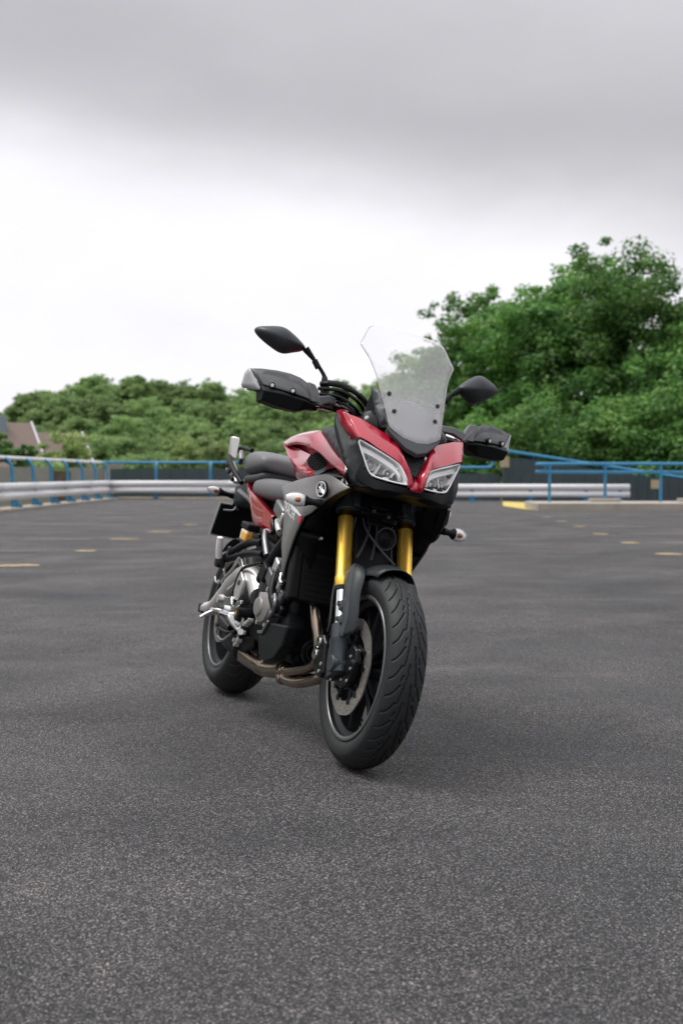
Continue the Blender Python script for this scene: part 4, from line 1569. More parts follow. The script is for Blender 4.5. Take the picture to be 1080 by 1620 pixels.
# ---- headlights
for s in (-1, 1):
    S = lambda L_: [Vector((x, s * y, z)) for x, y, z in L_]
    outl = S([(1.403, .1735, .980), (1.418, .149, .974), (1.434, .121, .962), (1.459, .060, .936), (1.479, .042, .914), (1.494, .031, .892), (1.499, .025, .876), (1.486, .050, .874), (1.466, .085, .876), (1.446, .119, .881), (1.436, .134, .892), (1.422, .152, .928)])
    oc = cat(outl, 72, True)
    v, f = skin_mesh(oc, .012, .006, .03, 0)
    me = pyd(v, f, True)
    outward(me, (1, 0, 0))
    hl = link('headlight', me, 'lens', bike)
    hl['label'] = 'clear angular headlight on the %s of the picture' % ('left' if s < 0 else 'right')
    vv, ff = sweep_data(oc + [oc[0]], .0026, 8, False)
    link('bezel', pyd(vv, ff, True), 'white_plastic', hl)
    # bowl
    cen = sum(oc, Vector()) / len(oc)
    r1 = [p + Vector((-.004, 0, 0)) for p in oc]
    r2 = [cen + (p - cen) * .93 + Vector((-.03, 0, .0)) for p in oc]
    r3 = [cen + (p - cen) * .70 + Vector((-.052, 0, .0)) for p in oc]
    r4 = [cen + (p - cen) * .08 + Vector((-.058, 0, .0)) for p in oc]
    v, f = loft_data([r1, r2, r3, r4], True)
    link('reflector', pyd(v, f, True, 30), 'satin_reflector', hl)
    # light guide strip below the brow
    tp = cat(S([(1.398, .164, .966), (1.424, .124, .952), (1.450, .066, .926), (1.470, .044, .900)]), 20)
    mid_ = [p + Vector((.004, 0, -.014)) for p in tp]
    lo_ = [p + Vector((-.022, 0, -.024)) for p in tp]
    v, f = loft_data([[p + Vector((-.012, 0, .008)) for p in tp], tp, mid_, lo_])
    o = link('light_guide', pyd(v, f, True, 30), 'white_plastic', hl)
    mods(o, solid=.003)
    # lamp bowls, bright fins and dark shrouds
    for (x, y, z, r) in ((1.404, .124, .916, .017), (1.436, .074, .898, .014)):
        vv, ff = lathe_data([(-.02, .002), (-.018, r * .5), (-.008, r * .86), (.008, r), (.008, r * 1.06), (-.01, r * .98)], (x, s * y, z), 24, 'X')
        o = link('lamp', pyd(vv, ff, True, 40), 'satin_reflector', hl)
        vv, ff = lathe_data([(-.018, .0), (-.005, .006), (.004, .006), (.007, 0)], (x, s * y, z), 12, 'X')
        link('bulb', pyd(vv, ff, True), 'chrome', o)
    for (x, y, z, sx, sy, sz, rt, m) in ((1.398, .150, .930, .03, .006, .055, 25, 'satin_reflector'), (1.412, .100, .915, .03, .005, .05, -20, 'satin_reflector'), (1.440, .058, .905, .03, .005, .04, -25, 'satin_reflector'),
                                    (1.410, .136, .898, .035, .030, .012, -38, 'black_gloss'), (1.428, .098, .886, .035, .034, .009, 6, 'black_gloss'), (1.452, .062, .884, .03, .022, .007, 10, 'black_gloss'),
                                    (1.456, .046, .888, .03, .012, .010, 0, 'alloy'), (1.420, .118, .884, .04, .016, .010, 10, 'white_plastic'), (1.436, .082, .881, .04, .018, .008, 8, 'white_plastic'), (1.398, .142, .940, .02, .03, .006, 30, 'alloy_dark')):
        bbox_part('reflector_fin' if m != 'black_gloss' else 'shroud', (x, s * y, z), (sx, sy, sz), m, hl, Matrix.Rotation(-s * R(rt), 3, 'X'), .0015)

# ---- ribbed side panels of the nose
for s in (-1, 1):
    ou = [(1.262, .2195, 1.066), (1.312, .208, 1.022), (1.368, .191, .981), (1.392, .1815, .980), (1.403, .177, .972), (1.418, .156, .930), (1.432, .139, .893), (1.440, .126, .872), (1.452, .118, .852), (1.435, .150, .842), (1.405, .176, .856),
          (1.385, .192, .894), (1.345, .205, .940), (1.302, .214, .985), (1.272, .218, 1.02)]
    skin('cowl_side', [Vector((x, s * y, z)) for x, y, z in ou], 'ribbed_panel', bike, .016, s * .002, .03, .004)
# chin below the headlights
CT = [(1.418, .160, .915), (1.436, .130, .884), (1.447, .115, .874), (1.470, .075, .868), (1.496, .028, .864), (1.504, 0, .858)]
CM = [(1.415, .168, .872), (1.440, .140, .850), (1.458, .112, .842), (1.474, .074, .846), (1.490, .028, .846), (1.496, 0, .845)]
CB = [(1.405, .172, .842), (1.435, .130, .838), (1.461, .080, .829), (1.462, .055, .832), (1.458, .025, .838), (1.456, 0, .840)]
CU = [(1.36, .165, .83), (1.37, .12, .83), (1.38, .08, .825), (1.38, .05, .827), (1.38, .025, .83), (1.38, 0, .83)]
def mirror_curve(c):
    return [Vector((x, -y, z)) for x, y, z in c] + [Vector(p) for p in reversed(c[:-1])]
v, f = loft_data([mirror_curve(c) for c in (CT, CM, CB, CU)])
me = pyd(v, f, True, 30)
outward(me, (1, 0, 0))
o = link('chin_cowl', me, 'black_plastic', bike)
mods(o, solid=.003, bevel=.001)

# ---- tank and its side scoops
TOPE = [(.545, .150, 1.000), (.650, .152, 1.020), (.783, .152, 1.031), (.934, .150, 1.034), (.968, .150, 1.025), (1.065, .155, .992), (1.153, .160, .961), (1.241, .166, .932), (1.329, .172, .903)]
LIPE = [(.545, .150, 1.000), (.660, .168, .990), (.74, .175, .991), (.829, .180, .989), (.943, .186, .977), (1.075, .188, .951), (1.189, .187, .919), (1.267, .182, .896), (1.336, .175, .874)]
REAR = [(.545, .150, 1.000), (.635, .160, .968), (.700, .168, .944), (.814, .178, .911), (.948, .185, .883), (1.068, .190, .865), (1.14, .192, .868)]
tank_rows = []
for x, hw, zt, zb in [(.50, .05, .965, .90), (.53, .09, .99, .87), (.60, .110, 1.012, .86), (.75, .115, 1.036, .86), (.90, .112, 1.044, .86), (1.02, .105, 1.040, .86), (1.12, .09, 1.025, .88), (1.16, .06, 1.0, .92)]:
    row = []
    for k in range(20):
        a = 2 * math.pi * k / 20
        ca, sa = math.cos(a), math.sin(a)
        row.append(Vector((x, hw * math.copysign(abs(ca) ** .7, ca), (zt + zb) / 2 + (zt - zb) / 2 * math.copysign(abs(sa) ** .75, sa))))
    tank_rows.append(row)
v, f = loft_data(tank_rows, True)
f += [tuple(range(19, -1, -1)), tuple(range(7 * 20, 8 * 20))]
tank = link('fuel_tank', pyd(v, f, True, 60), 'red_paint', bike)
mods(tank, sub=1)
for s in (-1, 1):
    S = lambda L_, n: [Vector((x, s * y, z)) for x, y, z in cat(L_, n)]
    a, b2 = S(TOPE, 40), S(LIPE, 40)
    m_ = [(p * .5 + q * .5) + Vector((0, s * .008, .004)) * math.sin(math.pi * i / 39) for i, (p, q) in enumerate(zip(a, b2))]
    inn = [p + Vector((0, -s * .03, -.004)) for p in a]
    rol = [p + Vector((0, -s * .004, -.007)) for p in b2]
    v, f = loft_data([inn, a, m_, b2, rol])
    me = pyd(v, f, True, 50)
    bm = bmesh.new(); bm.from_mesh(me); bmesh.ops.remove_doubles(bm, verts=bm.verts, dist=.0008); bm.to_mesh(me); bm.free()
    outward(me, (0, s, .3))
    sh = link('tank_side', me, 'red_paint', tank)
    mods(sh, solid=.003)
    # scoop: rim loop to the mesh opening
    lipc = S(LIPE[:8], 36)
    rear = S(REAR, 26)
    loop = lipc + [Vector((1.20, s * .188, .886))] + list(reversed(rear[1:]))
    loop = resample(loop, 72, True)
    cx_, cz_ = .992, .922
    HV, ZV = Vector((.60, -s * .79, .06)).normalized(), Vector((-.30, 0, .95)).normalized()
    def el(sx, sz):
        o_ = []
        for p in loop:
            t = math.atan2((p.z - cz_) / .06, (p.x - cx_) / .36)
            o_.append(Vector((cx_, s * .155, cz_)) + HV * sx * math.cos(t) + ZV * sz * math.sin(t))
        return o_
    e1 = el(.0345, .031)
    # under the upper lip the wall runs straight inwards, so the scoop is overhung there
    def wu(p):
        zl = float(np.interp(p.x, [q[0] for q in LIPE], [q[2] for q in LIPE]))
        zr = float(np.interp(p.x, [q[0] for q in REAR], [q[2] for q in REAR]))
        return min(1, max(0, (p.z - zr) / max(.012, zl - zr))) * min(1, max(0, (p.x - .56) / .12))
    lo2 = [p + Vector((0, -s * (.004 + .034 * wu(p)), 0)) + (Vector((cx_, p.y, cz_)) - p) * (.03 + .05 * wu(p)) for p in loop]
    e2 = [p * .5 + q * .5 + Vector((0, -s * .006, 0)) for p, q in zip(lo2, e1)]
    v, f = loft_data([loop, lo2, e2, e1], True)
    me = pyd(v, f, True, 50)
    sc_ = link('air_scoop', me, 'red_paint', tank)
    # rear flange of the scoop wraps inwards
    rr2 = [p + Vector((-.004, -s * .004, -.006)) for p in rear]
    rr3 = [p + Vector((-.004, -s * .05, -.012)) for p in rear]
    v, f = loft_data([[p + Vector((0, s * .001, 0)) for p in rear], rr2, rr3])
    link('scoop_edge', pyd(v, f, True, 50), 'red_paint', tank)
    # mesh
    v = e1
    o = link('scoop_grille', pyd(e1, [tuple(range(72))]), 'black_plastic', tank)
    NV = Vector((HV.y * ZV.z, HV.z * ZV.x - HV.x * ZV.z, -HV.y * ZV.x))
    NV = NV.normalized() * (1 if NV.x > 0 else -1)
    n_ = hex_lattice(Vector((cx_, s * .155, cz_)) + NV * .003, HV, ZV, lambda a_, c_: (a_ / .033) ** 2 + (c_ / .030) ** 2 < 1, .0105, .004, .2)
    if s < 0:
        n_.flip_normals()
    o3 = link('scoop_honeycomb', n_, 'dark_plastic', tank)
    o3['kind'] = 'stuff'
    # grey deflector at the foot of the scoop
    skin('deflector', [Vector((x, s * y, z)) for x, y, z in [(1.020, .166, .888), (1.060, .158, .896), (1.098, .156, .907), (1.179, .170, .893), (1.266, .176, .878), (1.340, .173, .866), (1.280, .186, .862), (1.201, .194, .864), (1.12, .194, .866), (1.06, .185, .876)]], 'dark_plastic', tank, .02, 0, .03, .004)
    # dark trim between tank and nose
    skin('tank_trim', [Vector((x, s * y, z)) for x, y, z in [(.945, .149, 1.038), (.985, .145, 1.044), (1.04, .145, 1.042), (1.092, .147, 1.036), (1.158, .160, 1.006), (1.204, .170, .985), (1.282, .176, .942), (1.365, .173, .898), (1.334, .175, .901), (1.241, .169, .932), (1.153, .163, .961), (1.065, .158, .992), (.97, .152, 1.026)]],
         'dark_plastic', tank, .02, s * .004, .02, .005)
    bbox_part('clip', (1.348, s * .176, .888), (.022, .008, .016), 'alloy', tank, Matrix.Rotation(R(30), 3, 'Y'), .003)

# ---- grey side fairings
FAIR = [(.752, .186, .828), (.80, .190, .832), (.854, .195, .838), (.92, .198, .846), (.986, .201, .852), (1.06, .205, .857), (1.131, .208, .861), (1.20, .209, .866), (1.25, .206, .868), (1.287, .201, .866), (1.34, .188, .853), (1.40, .172, .834),
        (1.380, .183, .822), (1.345, .195, .806), (1.31, .208, .785), (1.275, .216, .762), (1.235, .222, .738), (1.185, .226, .724), (1.170, .227, .703), (1.14, .226, .670), (1.11, .222, .635), (1.085, .218, .600), (1.062, .213, .565), (1.043, .208, .540), (1.030, .203, .518),
        (1.010, .203, .525), (.992, .203, .552), (.985, .206, .585), (.962, .207, .615), (.950, .207, .640), (.937, .207, .678), (.920, .207, .715), (.902, .206, .748), (.872, .203, .772), (.845, .200, .790), (.805, .193, .804), (.770, .188, .812)]
for s in (-1, 1):
    fa = skin('side_fairing', [Vector((x, s * y, z)) for x, y, z in FAIR], 'grey_matte', bike, .02, s * .012, .05, .006, .0015)
    skin('fairing_flap', [Vector((x, s * y, z)) for x, y, z in [(1.285, .172, .838), (1.320, .176, .856), (1.345, .180, .862), (1.362, .186, .838), (1.33, .190, .812), (1.315, .182, .826)]], 'grey_matte', fa, .015, 0, .02, .006)
    # folded edge running back to the radiator
    ed = [Vector((x, s * y, z)) for x, y, z in cat(FAIR[11:25], 40)]
    inn = [p + Vector((-.025 if i > 12 else -.012, -s * .028, 0)) for i, p in enumerate(ed)]
    v, f = loft_data([ed, inn])
    link('fold', pyd(v, f, True), 'black_plastic', fa)
    # emblem: round badge with three crossed tuning forks
    ec = Vector((1.298, s * (.2225 if s < 0 else .214), .8165))
    tx = Vector((.955, -s * .297, -.02)).normalized()
    tz = Vector((0, s * .10, 1)).normalized()
    nn = tx.cross(tz) * (-1 if s > 0 else 1)
    if nn.y * s < 0:
        nn = -nn
    def disc(r, d0, d1, n=28, z=0.):
        ring = lambda rr, dd: [ec + tx * rr * math.cos(2 * math.pi * k / n) + tz * rr * math.sin(2 * math.pi * k / n) + nn * dd for k in range(n)]
        v, f = loft_data([ring(r, d0), ring(r, d1)], True)
        f += [tuple(range(n)), tuple(range(n, 2 * n))]
        return pyd(v, f)
    em = link('emblem', disc(.0275, -.004, .004), 'black_gloss', fa)
    n = 28
    rg = lambda rr, dd: [ec + tx * rr * math.cos(2 * math.pi * k / n) + tz * rr * math.sin(2 * math.pi * k / n) + nn * dd for k in range(n)]
    v, f = loft_data([rg(.0255, .004), rg(.0250, .0062), rg(.0215, .0062), rg(.0210, .004)], True)
    mb = MB().add(v, f)
    for k in range(3):
        a = R(90 + 120 * k)
        d = tx * math.cos(a) + tz * math.sin(a)
        e = tx * -math.sin(a) + tz * math.cos(a)
        for off in (-.0042, 0, .0042):
            p = ec + d * .004 + e * off + nn * .0045
            mb.cyl(p, ec + d * .0215 + e * off + nn * .0045, .0015, n=6)
        p = ec + nn * .0045
        mb.cyl(p - d * .012, p + d * .005, .0016, n=6)
        mb.cyl(ec + d * .0055 - e * .005 + nn * .0045, ec + d * .0055 + e * .005 + nn * .0045, .0015, n=6)
    link('tuning_forks', mb.mesh(), 'badge_silver', fa)
    # model lettering and red flash
    fc = bpy.data.curves.new('lettering', 'FONT')
    fc.body = 'TRACER'
    fc.size = .040
    fc.extrude = .0006
    fc.space_character = 1.05
    fc.align_x = 'CENTER'
    fc.align_y = 'CENTER'
    fc.materials.append(MATS['lettering'])
    to = bpy.data.objects.new('lettering', fc)
    COL.objects.link(to)
    if s < 0:
        ax_, nv = Vector((.972, 0, -.235)).normalized(), Vector((0, -1, 0))
    else:
        ax_, nv = Vector((-.972, 0, .235)).normalized(), Vector((0, 1, 0))
    up = nv.cross(ax_)
    ctr = Vector((1.035, s * .2295, .7385))
    TM = Matrix(((ax_.x, up.x, nv.x, ctr.x), (ax_.y, up.y, nv.y, ctr.y), (ax_.z, up.z, nv.z, ctr.z), (0, 0, 0, 1)))
    bpy.context.view_layer.update()
    tme = bpy.data.meshes.new_from_object(to.evaluated_get(bpy.context.evaluated_depsgraph_get()))
    bpy.data.objects.remove(to)
    tme.transform(TM)
    link('lettering', tme, 'lettering', fa)
    plate('stripe', [Vector((x, s * .2285, z)) for x, z in [(1.000, .766), (1.022, .767), (1.170, .7275), (1.150, .7245)]], .003, 'lettering', fa, 0)
    fl = [(1.148, .2265, .7225), (1.176, .2265, .726), (1.172, .2265, .703), (1.160, .2265, .700)]
    plate('red_flash', [Vector((x, s * (y + (.002 if s < 0 else -.002)), z)) for x, y, z in fl], .004, 'red_mark', fa, 0)
    st = [(.93, .212, .795), (.96, .215, .797), (1.15, .2275, .745), (1.135, .2265, .738)]

# ---- indicators
def indicator(tip, basep, r, parent_name, stalk_back, lens_len, lab):
    tip, basep = Vector(tip), Vector(basep)
    d = (tip - basep).normalized()
    u = Vector((1, 0, 0))
    u = (u - d * u.dot(d)).normalized()
    w = d.cross(u)
    def el(p, ru, rw, n=20):
        return [p + u * ru * math.cos(2 * math.pi * k / n) + w * rw * math.sin(2 * math.pi * k / n) for k in range(n)]
    L_ = (tip - basep).length
    k0 = L_ - lens_len
    # stalk
    secs = [el(basep - d * stalk_back, .013, .013), el(basep, .013, .013), el(basep + d * k0 * .35, .010, .010), el(basep + d * k0 * .7, .011, .012), el(basep + d * k0, .016, .019)]
    v, f = loft_data(secs, True)
    ind = link('indicator', pyd(v + [], f + [tuple(range(19, -1, -1)), tuple(range(80, 100))], True, 50), 'black_plastic', bike)
    ind['label'] = lab
    secs = []
    for t in np.linspace(0, 1, 12):
        q = max(0, math.sin(math.pi * min(1, (t * .86 + .14)) ** .85)) ** .62 if t < .999 else 0
        secs.append(el(basep + d * (k0 + lens_len * t), max(.0004, r * .85 * q), max(.0004, r * q)))
    v, f = loft_data(secs, True)
    link('lens', pyd(v, f, True), 'lens', ind)
    secs = []
    for t in np.linspace(.05, .9, 8):
        q = max(0, math.sin(math.pi * min(1, (t * .86 + .14)) ** .85)) ** .62
        secs.append([p - u * .006 for p in el(basep + d * (k0 + lens_len * t), max(.0004, r * .55 * q), max(.0004, r * .86 * q))])
    v, f = loft_data(secs, True)
    link('reflector', pyd(v, f, True), 'white_plastic', ind)
    bp_ = basep + d * (k0 + lens_len * .33) + u * r * .35
    vv, ff = lathe_data([(-.009, 0), (-.008, .006), (0, .008), (.008, .006), (.010, 0)], (0, 0, 0), 14, 'X')
    link('bulb', pyd([p_ for p_ in [bp_ + d * a + u * b_ + w * c_ for a, b_, c_ in vv]], ff, True), 'amber' if 'amber' in lab else 'red_amber', ind)
indicator((1.249, -.325, .769), (1.285, -.222, .772), .024, 'indicator', .01, .068, 'front indicator with amber bulb on the visible grey fairing')
indicator((1.249, .325, .769), (1.285, .222, .772), .024, 'indicator', .01, .068, 'front indicator standing out past the fairing at right of picture')
indicator((-.20, -.21, .807), (-.23, -.09, .800), .019, 'indicator', .02, .06, 'rear indicator sticking out beside the number plate')
indicator((-.20, .21, .807), (-.23, .09, .800), .019, 'indicator', .02, .06, 'rear indicator on the far side')

# ---- radiator and inner black panels
rad = bbox_part('radiator', (1.085, 0, .60), (.045, .35, .30), 'radiator_fin', bike, Matrix.Rotation(R(-14), 3, 'Y'), .006)
for k in range(14):
    z = -.13 + .02 * k
    p = Matrix.Rotation(R(-14), 3, 'Y') @ Vector((.024, 0, z)) + Vector((1.085, 0, .60))
    o = link('fin', MB().box(p, (.003, .31, .004), Matrix.Rotation(R(-14), 3, 'Y')).mesh(), 'radiator_fin', rad)
for s in (-1, 1):
    ou = [(1.36, .165, .832), (1.30, .180, .80), (1.245, .205, .742), (1.19, .214, .722), (1.165, .214, .69), (1.10, .210, .63), (1.05, .203, .55), (1.03, .198, .515), (1.06, .165, .47), (1.10, .150, .50), (1.13, .140, .60), (1.16, .130, .70), (1.22, .125, .80), (1.30, .130, .84)]
    skin('inner_panel', [Vector((x, s * y, z)) for x, y, z in ou], 'black_plastic', bike, .025, 0, .03, .004)
    for (x, y, z) in ((1.165, .150, .665),):
        link('bolt', MB().cyl((x, s * y, z), (x + .014, s * y, z + .004), .005, n=10).mesh(True, 40), 'alloy', bike)
    bbox_part('radiator_tank', (1.088, s * .19, .60), (.05, .035, .30), 'black_plastic', rad, Matrix.Rotation(R(-14), 3, 'Y'), .008)
    bbox_part('inner_bracket', (1.345, s * .168, .845), (.05, .008, .022), 'alloy_dark', bike, Matrix.Rotation(R(25), 3, 'Y'), .003)
bbox_part('cowl_core', (1.27, 0, .925), (.22, .27, .13), 'black_plastic', bike, Matrix.Rotation(R(20), 3, 'Y'), .02)
# steering stem cover, horn, hoses
vv, ff = lathe_data([(-.03, .0), (-.03, .030), (-.012, .037), (0, .038), (.004, .036), (.003, .030), (-.004, .022), (.0, .008), (.002, 0)], (0, 0, 0), 32, 'X')
mt = Matrix.Translation((1.262, .034, .708)) @ Matrix.Rotation(R(6), 4, 'Z')
o = link('horn', pyd([mt @ Vector(p) for p in vv], ff, True, 40), 'engine_black', bike)
vv, ff = lathe_data([(.0, .0365), (.006, .0375), (.006, .034), (.0, .033)], (0, 0, 0), 32, 'X', True)
link('rim', pyd([mt @ Vector(p) for p in vv], ff, True, 40), 'casting', o)
bbox_part('mount', (1.235, .036, .735), (.02, .03, .05), 'engine_black', o, None, .003)
for k, (y0, y1, x1) in enumerate([(-.03, -.08, 1.36), (.0, -.035, 1.37), (-.045, .055, 1.35)]):
    tube('brake_line', [(1.20, y0, .80), (1.26, y0 * .9, .73), (1.31, (y0 + y1) / 2, .67), (x1 - .02, y1, .63)], .0042, 'brake_line', bike, 8)
for (x, y, z, a, b3, c_) in [(1.255, -.055, .775, .03, .03, .02), (1.262, .03, .765, .025, .05, .022), (1.25, -.01, .80, .05, .06, .03), (1.27, .06, .792, .02, .018, .03), (1.235, .0, .755, .03, .07, .04)]:
    bbox_part('steering_bracket', (x, y, z), (a, b3, c_), 'engine_black', bike, Rfork, .004)
for (x, y, z) in ((1.285, .022, .775), (1.282, -.03, .785), (1.275, .05, .762)):
    link('bolt', MB().cyl((x - .012, y, z), (x, y, z + .002), .006, n=10).mesh(True, 40), 'casting', bike)
bbox_part('headstock', (1.165, 0, .84), (.13, .19, .20), 'black_plastic', bike, Rfork, .02)
bbox_part('stem_cover', (1.20, 0, .70), (.06, .14, .28), 'black_plastic', bike, Rfork, .02)

# ---- handlebar
bar_pts = [(1.060, -.43, 1.110), (1.080, -.28, 1.105), (1.105, -.17, 1.098), (1.125, -.09, 1.09), (1.13, 0, 1.088)]
bar = tube('handlebar', bar_pts + [(p[0], -p[1], p[2]) for p in reversed(bar_pts[:-1])], .0135, 'black_plastic', bike, 16, steps=60)
for s in (-1, 1):
    S = lambda L_: [Vector((x, s * y, z)) for x, y, z in L_]
    tube('grip', S([(1.060, .43, 1.110), (1.070, .35, 1.108), (1.079, .285, 1.105)]), .0185, 'rubber', bar, 14)
    tube('bar_end', S([(1.058, .462, 1.110), (1.060, .43, 1.110)]), .018, 'alloy_dark', bar, 14, curve=False)
    bbox_part('switch_box', (1.083, s * .255, 1.098), (.05, .055, .05), 'black_plastic', bar, None, .008)
    tube('lever', S([(1.118, .215, 1.098), (1.135, .27, 1.090), (1.120, .34, 1.084), (1.085, .425, 1.076)]), [.009, .008, .007, .0075], 'polished', bar, 10)
    bbox_part('lever_clamp', (1.11, s * .205, 1.10), (.05, .045, .034), 'black_gloss', bar, None, .006)
    bbox_part('riser', (1.12, s * .045, 1.065), (.045, .035, .06), 'casting', bar, None, .006)
    # hand guard
    ou = S([(1.103, .478, 1.156), (1.122, .445, 1.162), (1.145, .40, 1.165), (1.166, .36, 1.163), (1.180, .33, 1.156), (1.196, .30, 1.140), (1.212, .273, 1.112), (1.224, .250, 1.080), (1.219, .262, 1.078), (1.206, .292, 1.086), (1.190, .345, 1.094), (1.166, .41, 1.099), (1.150, .436, 1.103), (1.135, .450, 1.114)])
    hg = skin('hand_guard', ou, 'guard_grey', bike, .014, .004, .03, .004, .0, (1, 0, 0), 0)
    hg['label'] = 'grey hand guard with two screws, %s of picture' % ('left' if s < 0 else 'right')
    # stepped lower facet
    fo = S([(1.121, .462, 1.143), (1.140, .42, 1.144), (1.165, .37, 1.138), (1.182, .335, 1.131), (1.194, .312, 1.118), (1.207, .290, 1.092), (1.192, .345, 1.100), (1.168, .41, 1.105), (1.148, .440, 1.110)])
    fo = [p + Vector((.0095, 0, 0)) for p in fo]
    skin('facet', fo, 'guard_grey', hg, .014, .001, .03, .008, .001, (1, 0, 0), 0)
    for (x, y, z) in ((1.166, .412, 1.110), (1.194, .350, 1.105)):
        p = Vector((x + .005, s * y, z))
        d = Vector((.92, s * .38, .05)).normalized()
        link('screw', MB().cyl(p, p + d * .009, .0095, n=16).mesh(True, 40), 'black_gloss', hg)
        link('screw_head', MB().cyl(p + d * .009, p + d * .012, .0058, n=12).mesh(True, 40), 'polished', hg)
    # outer end wrapping round the bar end
    ou = S([(1.105, .480, 1.156), (1.085, .482, 1.152), (1.061, .482, 1.143), (1.050, .482, 1.105), (1.068, .480, 1.094), (1.13, .466, 1.088), (1.165, .450, 1.089), (1.160, .450, 1.098), (1.140, .462, 1.118)])
    skin('guard_end', ou, 'guard_tip', hg, .014, s * .004, .02, .004)
    # black blade below
    top = S([(1.160, .446, 1.104), (1.180, .38, 1.102), (1.200, .31, 1.094), (1.212, .268, 1.084)])
    fr_ = S([(1.184, .442, 1.088), (1.203, .38, 1.090), (1.216, .31, 1.084), (1.222, .272, 1.074)])
    lo_ = S([(1.172, .438, 1.058), (1.190, .38, 1.048), (1.196, .325, 1.046), (1.194, .285, 1.062)])
    bk = S([(1.115, .440, 1.054), (1.12, .38, 1.046), (1.13, .31, 1.048), (1.14, .27, 1.07)])
    bt = S([(1.11, .446, 1.096), (1.12, .38, 1.094), (1.14, .31, 1.09), (1.15, .27, 1.084)])
    v, f = loft_data([top, fr_, lo_, bk, bt], False)
    f += [(0, 4, 8, 12, 16), (3, 7, 11, 15, 19)]
    o = link('blade', pyd(v, f, True, 25), 'black_plastic', hg)
    mods(o, bevel=.003)
    # arm back to the bar
    o = link('arm', pyd(*loft_data([S([(1.218, .262, 1.080), (1.212, .268, 1.108), (1.185, .268, 1.108), (1.19, .262, 1.078)]), S([(1.20, .225, 1.098), (1.195, .228, 1.122), (1.17, .228, 1.122), (1.175, .225, 1.096)]),
                                    S([(1.15, .185, 1.104), (1.145, .188, 1.126), (1.12, .188, 1.126), (1.125, .185, 1.102)])], True), True, 40), 'guard_grey', hg)
    mods(o, bevel=.003)
    plate('knuckle', S([(1.206, .258, 1.086), (1.190, .262, 1.120), (1.180, .280, 1.146), (1.186, .305, 1.148), (1.200, .300, 1.120), (1.212, .292, 1.086)]), .02, 'guard_grey', hg, .004, 0)
    # mirror
    mr = tube('mirror', S([(1.080, .205, 1.118), (1.068, .207, 1.165), (1.058, .214, 1.200), (1.042, .25, 1.242), (1.032, .288, 1.276)]), [.010, .009, .0065, .0065, .013], 'black_plastic', bike, 12)
    link('joint', MB().cyl(S([(1.048, .236, 1.222)])[0], S([(1.041, .252, 1.244)])[0], .0105, n=12).mesh(True, 40), 'black_plastic', mr)
    mr['label'] = 'black rear-view mirror on its stalk, %s of picture' % ('left' if s < 0 else 'right')
    vv, ff = sweep_data(S([(1.080, .204, 1.115), (1.070, .206, 1.160), (1.060, .212, 1.196)]), [.012, .017, .009], 10)
    link('boot', pyd(vv, ff, True, 50), 'rubber', mr)
    rim_o = [(.430, 1.338), (.372, 1.350), (.330, 1.328), (.286, 1.288), (.292, 1.270), (.318, 1.256), (.356, 1.242), (.400, 1.262), (.440, 1.290), (.458, 1.312), (.452, 1.328)]
    yc, zc = .368, 1.298
    if s < 0:
        rim_o = [(.288 + (a - .286) * .97, 1.246 + (b_ - 1.242) * .80) for a, b_ in rim_o]
        zc = 1.290
    def ringm(k, x, tilt=.30):
        return [Vector((x - tilt * (yy - yc) * k, s * (yc + (yy - yc) * k), zc + (zz - zc) * k)) for yy, zz in rim_o]
    rings = [cat(ringm(k, x), 44, True) for k, x in ((.97, .985), (1.0, .992), (.985, 1.004), (.88, 1.020), (.66, 1.034), (.38, 1.043), (.08, 1.047))]
    v, f = loft_data(rings, True)
    f.append(tuple(range(6 * 44, 7 * 44)))
    link('housing', pyd(v, f, True, 45), 'dark_plastic', mr)
    g_ = ringm(.95, .987)
    link('glass', pyd(g_, [tuple(range(len(g_)))]), 'mirror_glass', mr)
# master cylinders and cables at the bars
bbox_part('fluid_reservoir', (1.115, -.165, 1.135), (.06, .05, .035), 'black_plastic', bar, Matrix.Rotation(R(-10), 3, 'Y'), .008)
bbox_part('reservoir_arm', (1.13, -.185, 1.112), (.02, .05, .02), 'alloy', bar, None, .004)
for k, (pts, r) in enumerate([
        ([(1.10, -.235, 1.165), (1.14, -.18, 1.172), (1.165, -.13, 1.155), (1.16, -.08, 1.125), (1.14, -.05, 1.09)], .0085),
        ([(1.105, -.24, 1.148), (1.145, -.18, 1.152), (1.165, -.13, 1.135), (1.155, -.085, 1.105), (1.14, -.06, 1.07)], .006),
        ([(1.11, -.235, 1.13), (1.15, -.18, 1.132), (1.17, -.135, 1.112), (1.165, -.1, 1.085), (1.15, -.07, 1.05)], .005),
        ([(1.115, -.20, 1.115), (1.155, -.16, 1.112), (1.175, -.13, 1.095), (1.175, -.11, 1.06)], .006),
        ([(1.10, .22, 1.125), (1.15, .17, 1.125), (1.17, .12, 1.10), (1.16, .08, 1.06)], .006)]):
    tube('cable', pts, r, 'black_gloss', bar, 8)
tube('cable_sleeve', [(1.118, -.215, 1.171), (1.14, -.18, 1.1725), (1.158, -.148, 1.163)], .0105, 'rubber', bar, 10)
tube('cable_sleeve', [(1.164, -.12, 1.151), (1.163, -.10, 1.14), (1.158, -.08, 1.126)], .0105, 'rubber', bar, 10)
tube('clutch_hose', [(1.13, -.155, 1.085), (1.165, -.135, 1.07), (1.20, -.13, 1.055)], .011, 'alloy', bar, 10)

